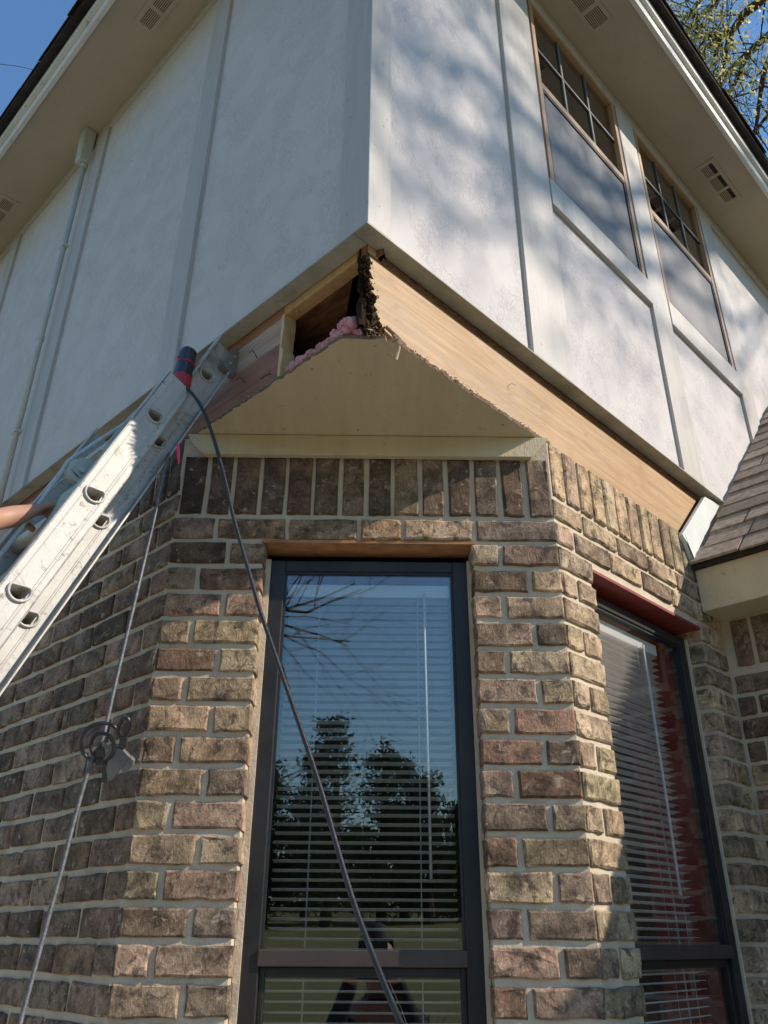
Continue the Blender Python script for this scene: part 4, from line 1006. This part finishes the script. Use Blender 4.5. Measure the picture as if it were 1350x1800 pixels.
# tree behind the right eave: its limbs sweep down from a trunk right of the frame
def limb_tree():
    rnd = random.Random(12); fork = at(1640, -330, 10.2); base = Vector((fork.x+.8, fork.y+.5, 0))
    root = thing('budding_tree', base, 'thinly leaved budding tree rising behind the right eave', 'tree'); mb = MB(); tips = []
    mb.tube([base, base.lerp(fork, .4)+Vector((.15, 0, 0)), base.lerp(fork, .75), fork], [.26, .2, .16, .12], 10, False)
    P = [(.050, [(1470, -150), (1390, -60), (1338, 0), (1308, 25), (1288, 52), (1267, 65), (1237, 87), (1220, 107)]),
         (.030, [(1308, 25), (1288, 52), (1262, 60), (1235, 68)]), (.042, [(1450, -180), (1330, -80), (1260, 0), (1230, 30), (1192, 70), (1160, 110)]),
         (.028, [(1330, -100), (1260, -40), (1230, 0), (1203, 38), (1187, 62), (1165, 100)]), (.045, [(1520, -90), (1430, 0), (1350, 62), (1310, 97), (1280, 127), (1257, 158), (1240, 190)]),
         (.030, [(1330, 82), (1312, 100), (1295, 140), (1272, 183), (1262, 230)]), (.034, [(1500, -60), (1400, 40), (1350, 107), (1335, 180), (1327, 230), (1300, 300)]), (.022, [(1288, 52), (1276, 90), (1270, 130), (1265, 170)]),
         (.03, [(1560, 40), (1440, 130), (1370, 180), (1330, 230), (1310, 280)]), (.03, [(1480, -220), (1300, -170), (1210, -60), (1165, 0), (1130, 50)])]
    for k, (r0, px) in enumerate(P):
        dd = 8.8+.25*k % 1.3; pts = [at(x, y, dd+.25*noise.noise(Vector((x*.01, y*.01, k)))) for x, y in px]
        if k not in (1, 5, 7): pts = [fork.lerp(pts[0], .0), fork.lerp(pts[0], .55)+Vector((0, 0, .2))]+pts
        sp = smooth_path(pts, 5); n = len(sp); rr = [r0*(1.6-1.25*i/(n-1)) for i in range(n)]; mb.tube(sp, rr, 7, False)
        for q in range(13):
            i = rnd.randint(n//3, n-2); d0 = (sp[i+1]-sp[i]).normalized(); ax = d0.orthogonal(); ax.rotate(Matrix.Rotation(rnd.uniform(0, 2*pi), 3, d0))
            limb(mb, sp[i], d0*.75+ax*.7, rnd.uniform(.5, 1.2), .011, 3, rnd, tips, .6, -.03, 5, (2, 4), 4)
    mb.build('trunk', 'bark_dark', root, smooth=True, recalc=False)
    keep = [t for t in tips if noise.noise(t[0]*1.1) > -.1]
    lb = MB(); leaves(lb, keep, rnd, 24, .034, .13); lb.build('crown', 'leaf', root, recalc=False)
limb_tree()
TC = Vector((-9.5, 9.5, 0))
broad_tree(TC, 12, 31, 'bare winter tree behind the left eave', [((.5, -.3, 1.2), 5.5, 1.), ((-.3, .2, 1), 5, .9), ((.3, .4, 1), 5, .95)], 0, .04, .2, .2, maxl=4)

def pine_tree(loc, h, seed, label, group):
    rnd = random.Random(seed); root = thing('pine_tree', loc, label, 'tree', group); b = Vector(loc)
    mb = MB(); mb.tube([b+Vector((rnd.gauss(0, .05)*k, rnd.gauss(0, .05)*k, h*k/6)) for k in range(7)], [.30*(1-.14*k) for k in range(7)], 8, False)
    lb = MB()
    for i in range(95):
        t = rnd.uniform(.06, 1.); z = h*t; L_ = (h*.26)*(1.12-t)*rnd.uniform(.6, 1.25)+.3; q = rnd.uniform(0, 2*pi)
        d = Vector((cos(q), sin(q), rnd.uniform(-.1, .35))); e = b+Vector((0, 0, z))+d*L_
        mb.tube([b+Vector((0, 0, z)), e], [.05, .012], 4, False)
        for k in range(46):
            c = b+Vector((0, 0, z))+d*L_*rnd.uniform(.3, 1.05)+Vector((rnd.gauss(0, .3), rnd.gauss(0, .3), rnd.gauss(0, .22)))
            a = Vector((rnd.gauss(0, 1), rnd.gauss(0, 1), rnd.gauss(0, .7))).normalized(); o = a.orthogonal().normalized(); s_ = rnd.uniform(.08, .19)
            lb.poly([c-a*s_, c+o*s_*.4, c+a*s_, c-o*s_*.4])
    mb.build('trunk', 'bark_dark', root, recalc=False); lb.build('crown', 'needle', root, recalc=False)
for i, (x, y, h) in enumerate(((-5.5, -40, 11.5), (-2.2, -38, 13.5), (.4, -41, 12.8), (2.8, -42, 11.3), (5, -45, 10), (-9.5, -44, 11), (-14, -43, 12), (10.5, -52, 8), (17, -48, 11), (24, -45, 12), (-20, -46, 12), (-3.8, -46, 12.5), (1.8, -49, 13))):
    pine_tree((x, y, gz(y)), h-4.2, 50+i, ('tall' if h > 12.4 else 'medium' if h > 10.5 else 'low')+' dark pine across the lawn, seen only reflected in the tall window', 'pines across the lawn')
for i, (x, y) in enumerate(((7.5, -33), (13, -36), (-11, -31))):
    broad_tree(Vector((x, y, gz(y))), 7.5, 80+i, 'bare winter tree on the lawn, seen only as a reflection in the window', [((.4, .1, 1), 3.5, .95), ((-.4, .3, 1), 3.5, .9), ((0, -.4, 1), 3.5, 1.), ((-.6, -.1, .9), 3, .8), ((.6, -.2, .8), 3, .75)], 0, .04, .2, .16, 'bare trees on the lawn', 'bare_tree', maxl=3)
broad_tree(Vector((-3.4, -6.5, gz(-6.5))), 9, 91, 'near bare tree with drooping twigs, reflected in the upper half of the tall window', [((.7, .2, 1), 4, .95), ((.9, .3, .7), 4, .85), ((.5, -.2, 1.1), 4, 1.), ((-.5, .3, 1), 3.5, .9), ((.8, -.1, .5), 3.5, .7)], 0, .045, .15, .17, None, 'bare_tree', leafmat='shrubleaf', maxl=4)
wr = random.Random(77); lb = MB(); tb_ = MB()
for k in range(16000):
    x = wr.uniform(-60, 60); y = -62+wr.gauss(0, 3); top = 5.2+2*noise.noise(Vector((x*.12, 1, 0)))+1.5*noise.noise(Vector((x*.5, 4, 0)))
    c = Vector((x, y, gz(y)+top*wr.random())); a = Vector((wr.gauss(0, 1), wr.gauss(0, 1), wr.gauss(0, 1))).normalized(); o = a.orthogonal().normalized(); s_ = wr.uniform(.2, .5)
    lb.poly([c-a*s_, c+o*s_*.6, c+a*s_, c-o*s_*.6])
for k in range(160):
    x = wr.uniform(-55, 55); y = -58+wr.gauss(0, 3); lb.poly([(x-.1, y, 3), (x+.1, y, 3), (x+.08, y, 9), (x-.08, y, 9)])
tag(lb.build('woodland', 'needle', None, recalc=False), 'far dark wood closing off the lawn', 'woodland', kind='stuff')
def shrub(loc, r_, h, seed, label):
    rnd = random.Random(seed); root = thing('shrub', loc, label, 'shrub', 'shrubs behind the viewer'); b = Vector(loc); mb = MB(); lb = MB()
    for i in range(26):
        q = rnd.uniform(0, 2*pi); e = b+Vector((cos(q)*r_*rnd.random(), sin(q)*r_*rnd.random(), h*rnd.uniform(.6, 1))); mb.tube([b, b.lerp(e, .5)+Vector((rnd.gauss(0, .05), rnd.gauss(0, .05), .05)), e], [.012, .008, .003], 4, False)
    for i in range(2600):
        v = Vector((rnd.gauss(0, 1), rnd.gauss(0, 1), rnd.gauss(0, 1))).normalized()*rnd.random()**.4
        c = b+Vector((v.x*r_, v.y*r_, h*.5+v.z*h*.5)); a = Vector((rnd.gauss(0, 1), rnd.gauss(0, 1), rnd.gauss(0, 1))).normalized(); o = a.orthogonal().normalized(); s_ = rnd.uniform(.018, .035)
        lb.poly([c-a*s_, c+o*s_*.5, c+a*s_, c-o*s_*.5])
    mb.build('stem', 'bark', root, recalc=False); lb.build('crown', 'shrubleaf', root, recalc=False)
for i, (x, y, r_, h) in enumerate(((-1.3, -2.6, .7, 1.15), (1.4, -3.0, .75, 1.1), (.1, -4.2, .7, 1.0))):
    shrub((x, y, 0), r_, h, 60+i, 'leafy garden shrub on the lawn, seen only as a reflection in the lower pane')

# ------------------------------------------------------------------ people
def skin(name, J, E_, mat, parent, sub=2, root='pelvis'):
    names = list(J); me = bpy.data.meshes.new(name); me.from_pydata([tuple(J[k][0]) for k in names], [(names.index(a), names.index(b)) for a, b in E_], [])
    me.materials.append(M[mat]); o = link(name, me, parent)
    bm = bmesh.new(); bm.from_mesh(me); ly = bm.verts.layers.skin.verify(); bm.verts.ensure_lookup_table()
    for i, k in enumerate(names):
        r_ = J[k][1]; bm.verts[i][ly].radius = (r_, r_) if isinstance(r_, (int, float)) else r_; bm.verts[i][ly].use_root = (k == root)
    bm.to_mesh(me); bm.free()
    sk = o.modifiers.new('skin', 'SKIN'); sk.use_smooth_shade = True; ss = o.modifiers.new('sub', 'SUBSURF'); ss.levels = ss.render_levels = sub
    return o
def chain(J, E_, prefix, start, pts):
    prev = start
    for i, (p, r_) in enumerate(pts): k = prefix+str(i); J[k] = (Vector(p), r_); E_.append((prev, k)); prev = k
    return prev
def person(name, base, label, fr, pose, tops, legs_mat, sleeves=('0', '1')):
    """fr(side, fwd, up) -> world; one continuous skinned body with clothes as children"""
    root = thing(name, base, label, 'person'); J, E_ = {}, []
    J['pelvis'] = (fr(0, 0, pose['hip']), .13); hz = pose['hip']
    chain(J, E_, 'spine', 'pelvis', [(fr(0, .0, hz+.16), .125), (fr(0, .02, hz+.32), .145), (fr(0, .02, hz+.45), .12), (fr(0, .03, hz+.53), .055), (fr(0, .05, hz+.59), .052)])
    chain(J, E_, 'head', 'spine4', [(fr(0, .07, hz+.66), .082), (fr(0, .06, hz+.74), .098), (fr(0, .05, hz+.81), .080)])
    for sd, key in ((1, 'r'), (-1, 'l')):
        sh, el, wr_, hd, fdir, tdir = pose[key]
        chain(J, E_, 'arm'+key, 'spine2', [(sh, .062), (sh.lerp(el, .5), .048), (el, .042), (el.lerp(wr_, .4), .040), (wr_, .027), (hd, .034)])
        for f in range(4):
            o = tdir*(.026-.017*f); p0 = hd+o+fdir*.03; c_ = pose['curl'+key]
            chain(J, E_, 'f%s%d_' % (key, f), 'arm'+key+'5', [(p0, .0095), (p0+fdir*.03+c_*.008, .009), (p0+fdir*.042+c_*.032, .0085), (p0+fdir*.03+c_*.05, .0075)])
        chain(J, E_, 'th'+key, 'arm'+key+'5', [(hd+tdir*.035-fdir*.005, .011), (hd+tdir*.05+fdir*.02+c_*.02, .0095), (hd+tdir*.045+fdir*.03+c_*.04, .0085)])
        kn, an, toe = pose['leg'+key]
        chain(J, E_, 'leg'+key, 'pelvis', [(fr(sd*.095, 0, hz-.07), .088), (fr(sd*.095, 0, hz-.07).lerp(kn, .5), .075), (kn, .058), (kn.lerp(an, .4), .054), (an, .038), (toe, .034)])
    body = skin('body', J, E_, 'skin', root)
    JS = {k: (p, (r_+.012)) for k, (p, r_) in J.items() if k in ('pelvis', 'spine0', 'spine1', 'spine2') or (k[:3] == 'arm' and k[4:] in sleeves)}
    ES = [(a, b) for a, b in E_ if a in JS and b in JS]; skin('shirt', JS, ES, tops, root)
    JT = {k: (p, r_+.014) for k, (p, r_) in J.items() if k == 'pelvis' or (k[:3] == 'leg' and k[4:] in '01234')}
    skin('trousers', JT, [(a, b) for a, b in E_ if a in JT and b in JT], legs_mat, root)
    for key in 'rl':
        kn, an, toe = pose['leg'+key]; d = (toe-an); d.z = 0; d.normalize()
        JB = {'a': (an+Vector((0, 0, .02)), .048), 'b': (an-Vector((0, 0, .035)), .048), 'c': (an-Vector((0, 0, .045))+d*.09, .045), 'd': (an-Vector((0, 0, .052))+d*.17, .036)}
        skin('shoe', JB, [('a', 'b'), ('b', 'c'), ('c', 'd')], 'darkcloth', root, root='a')
    h = fr(0, .05, hz+.765); up = Zv; fw = (fr(0, 1, 0)-fr(0, 0, 0)); rt = (fr(1, 0, 0)-fr(0, 0, 0))
    m = MB(); NU_, NV_ = 18, 9
    for i in range(NV_+1):
        t = pi*.62*i/NV_
        for j in range(NU_):
            q = 2*pi*j/NU_; lim = 1 if sin(q) < .2 else .62
            tt = t*lim; m.v.append(tuple(h+rt*.092*sin(tt)*cos(q)+fw*(.112*sin(tt)*sin(q)-.01)+up*.125*cos(tt)))
    for i in range(NV_):
        for j in range(NU_): m.f.append((i*NU_+j, i*NU_+(j+1) % NU_, (i+1)*NU_+(j+1) % NU_, (i+1)*NU_+j))
    m.build('hair', 'hair', root, smooth=True)
    fc = fr(0, .148, hz+.725)
    JN = {'a': (fc+up*.02, .010), 'b': (fc+fw*.018-up*.012, .014), 'c': (fc-up*.018, .010)}; skin('nose', JN, [('a', 'b'), ('b', 'c')], 'skin', root, root='a')
    for s_ in (-1, 1):
        JE = {'a': (fr(s_*.034, .138, hz+.742), .010), 'b': (fr(s_*.042, .134, hz+.742), .009)}; skin('eye', JE, [('a', 'b')], 'blackplastic', root, 1, 'a')
        JE = {'a': (fr(s_*.098, .045, hz+.75), .014), 'b': (fr(s_*.102, .04, hz+.71), .011)}; skin('ear', JE, [('a', 'b')], 'skin', root, 1, 'a')
    return root
# the worker on the ladder: only a forearm reaches into the picture
def frW(sd, fwd, up): return WL(.755-sd, 1.16-fwd, up)
foot = LP(.755, .268, 1.30)
hr = LP(.72, 2.055, 1.312); hl_ = LP(.86, 1.79, 1.312); up_a = Zv*lsa-nL*lca
pose = dict(hip=1.60,
    r=(frW(.19, .03, 2.03), frW(.22, .30, 2.06), hr+nL*.075-Zv*.03, hr+nL*.02, (-nL*.7+Zv*.7).normalized(), eL*1.0), l=(frW(-.19, .03, 2.03), frW(-.24, .28, 1.86), hl_+nL*.075-Zv*.03, hl_+nL*.02, (-nL*.7+Zv*.7).normalized(), -eL*1.0),
    curlr=(-nL*.5-Zv*.8).normalized(), curll=(-nL*.5-Zv*.8).normalized(),
    legr=(frW(.10, .12, 1.17), frW(.09, .03, foot.z+.11), frW(.09, .16, foot.z+.055)), legl=(frW(-.10, .12, 1.17), frW(-.09, .03, foot.z+.11), frW(-.09, .16, foot.z+.055)))
person('person', WL(.755, 1.16, 0), 'person in grey shirt standing on the ladder, bare arm reaching over the rungs', frW, pose, 'shirt', 'jeans')
# the photographer, mirrored in the window, holding the phone at the camera
def frP(sd, fwd, up): return Vector((.02+sd, -.50+fwd, up))
ph = Vector((.0, -.014, 1.49)); pu_ = _u.copy(); 
hr = Vector((.085, -.135, 1.36)); hl_ = Vector((-.08, -.135, 1.35))
pose = dict(hip=.70, r=(frP(.19, 0, 1.14), frP(.27, .08, .95), Vector((.105, -.20, 1.345)), hr, Vector((-.5, .0, .7)).normalized(), Vector((.2, .3, .6)).normalized()),
    l=(frP(-.19, 0, 1.14), frP(-.27, .08, .95), Vector((-.10, -.20, 1.335)), hl_, Vector((.5, .0, .7)).normalized(), Vector((-.2, .3, .6)).normalized()),
    curlr=Vector((-.9, .1, -.1)).normalized(), curll=Vector((.9, .1, -.1)).normalized(),
    legr=(frP(.1, .06, .40), frP(.1, .0, .10), frP(.1, .13, .045)), legl=(frP(-.1, .06, .40), frP(-.1, .0, .10), frP(-.1, .13, .045)))
person('person', Vector((.02, -.50, 0)), 'person in dark clothes holding up a tablet, seen only mirrored in the tall window', frP, pose, 'darkcloth', 'jeans', ('0', '1', '2', '3', '4'))
pb = MB(); pc_ = CAM-_f*.05-_u*.045
def fp(a, n, z): return pc_+_r*a-_f*n+_u*z
pb.box(fp, -.07, .07, 0, .009, -.11, .075)
phone = pb.build('tablet', 'blackplastic', None, bevel=.004); tag(phone, 'black tablet held up by the photographer, mirrored in the tall window', 'tablet')
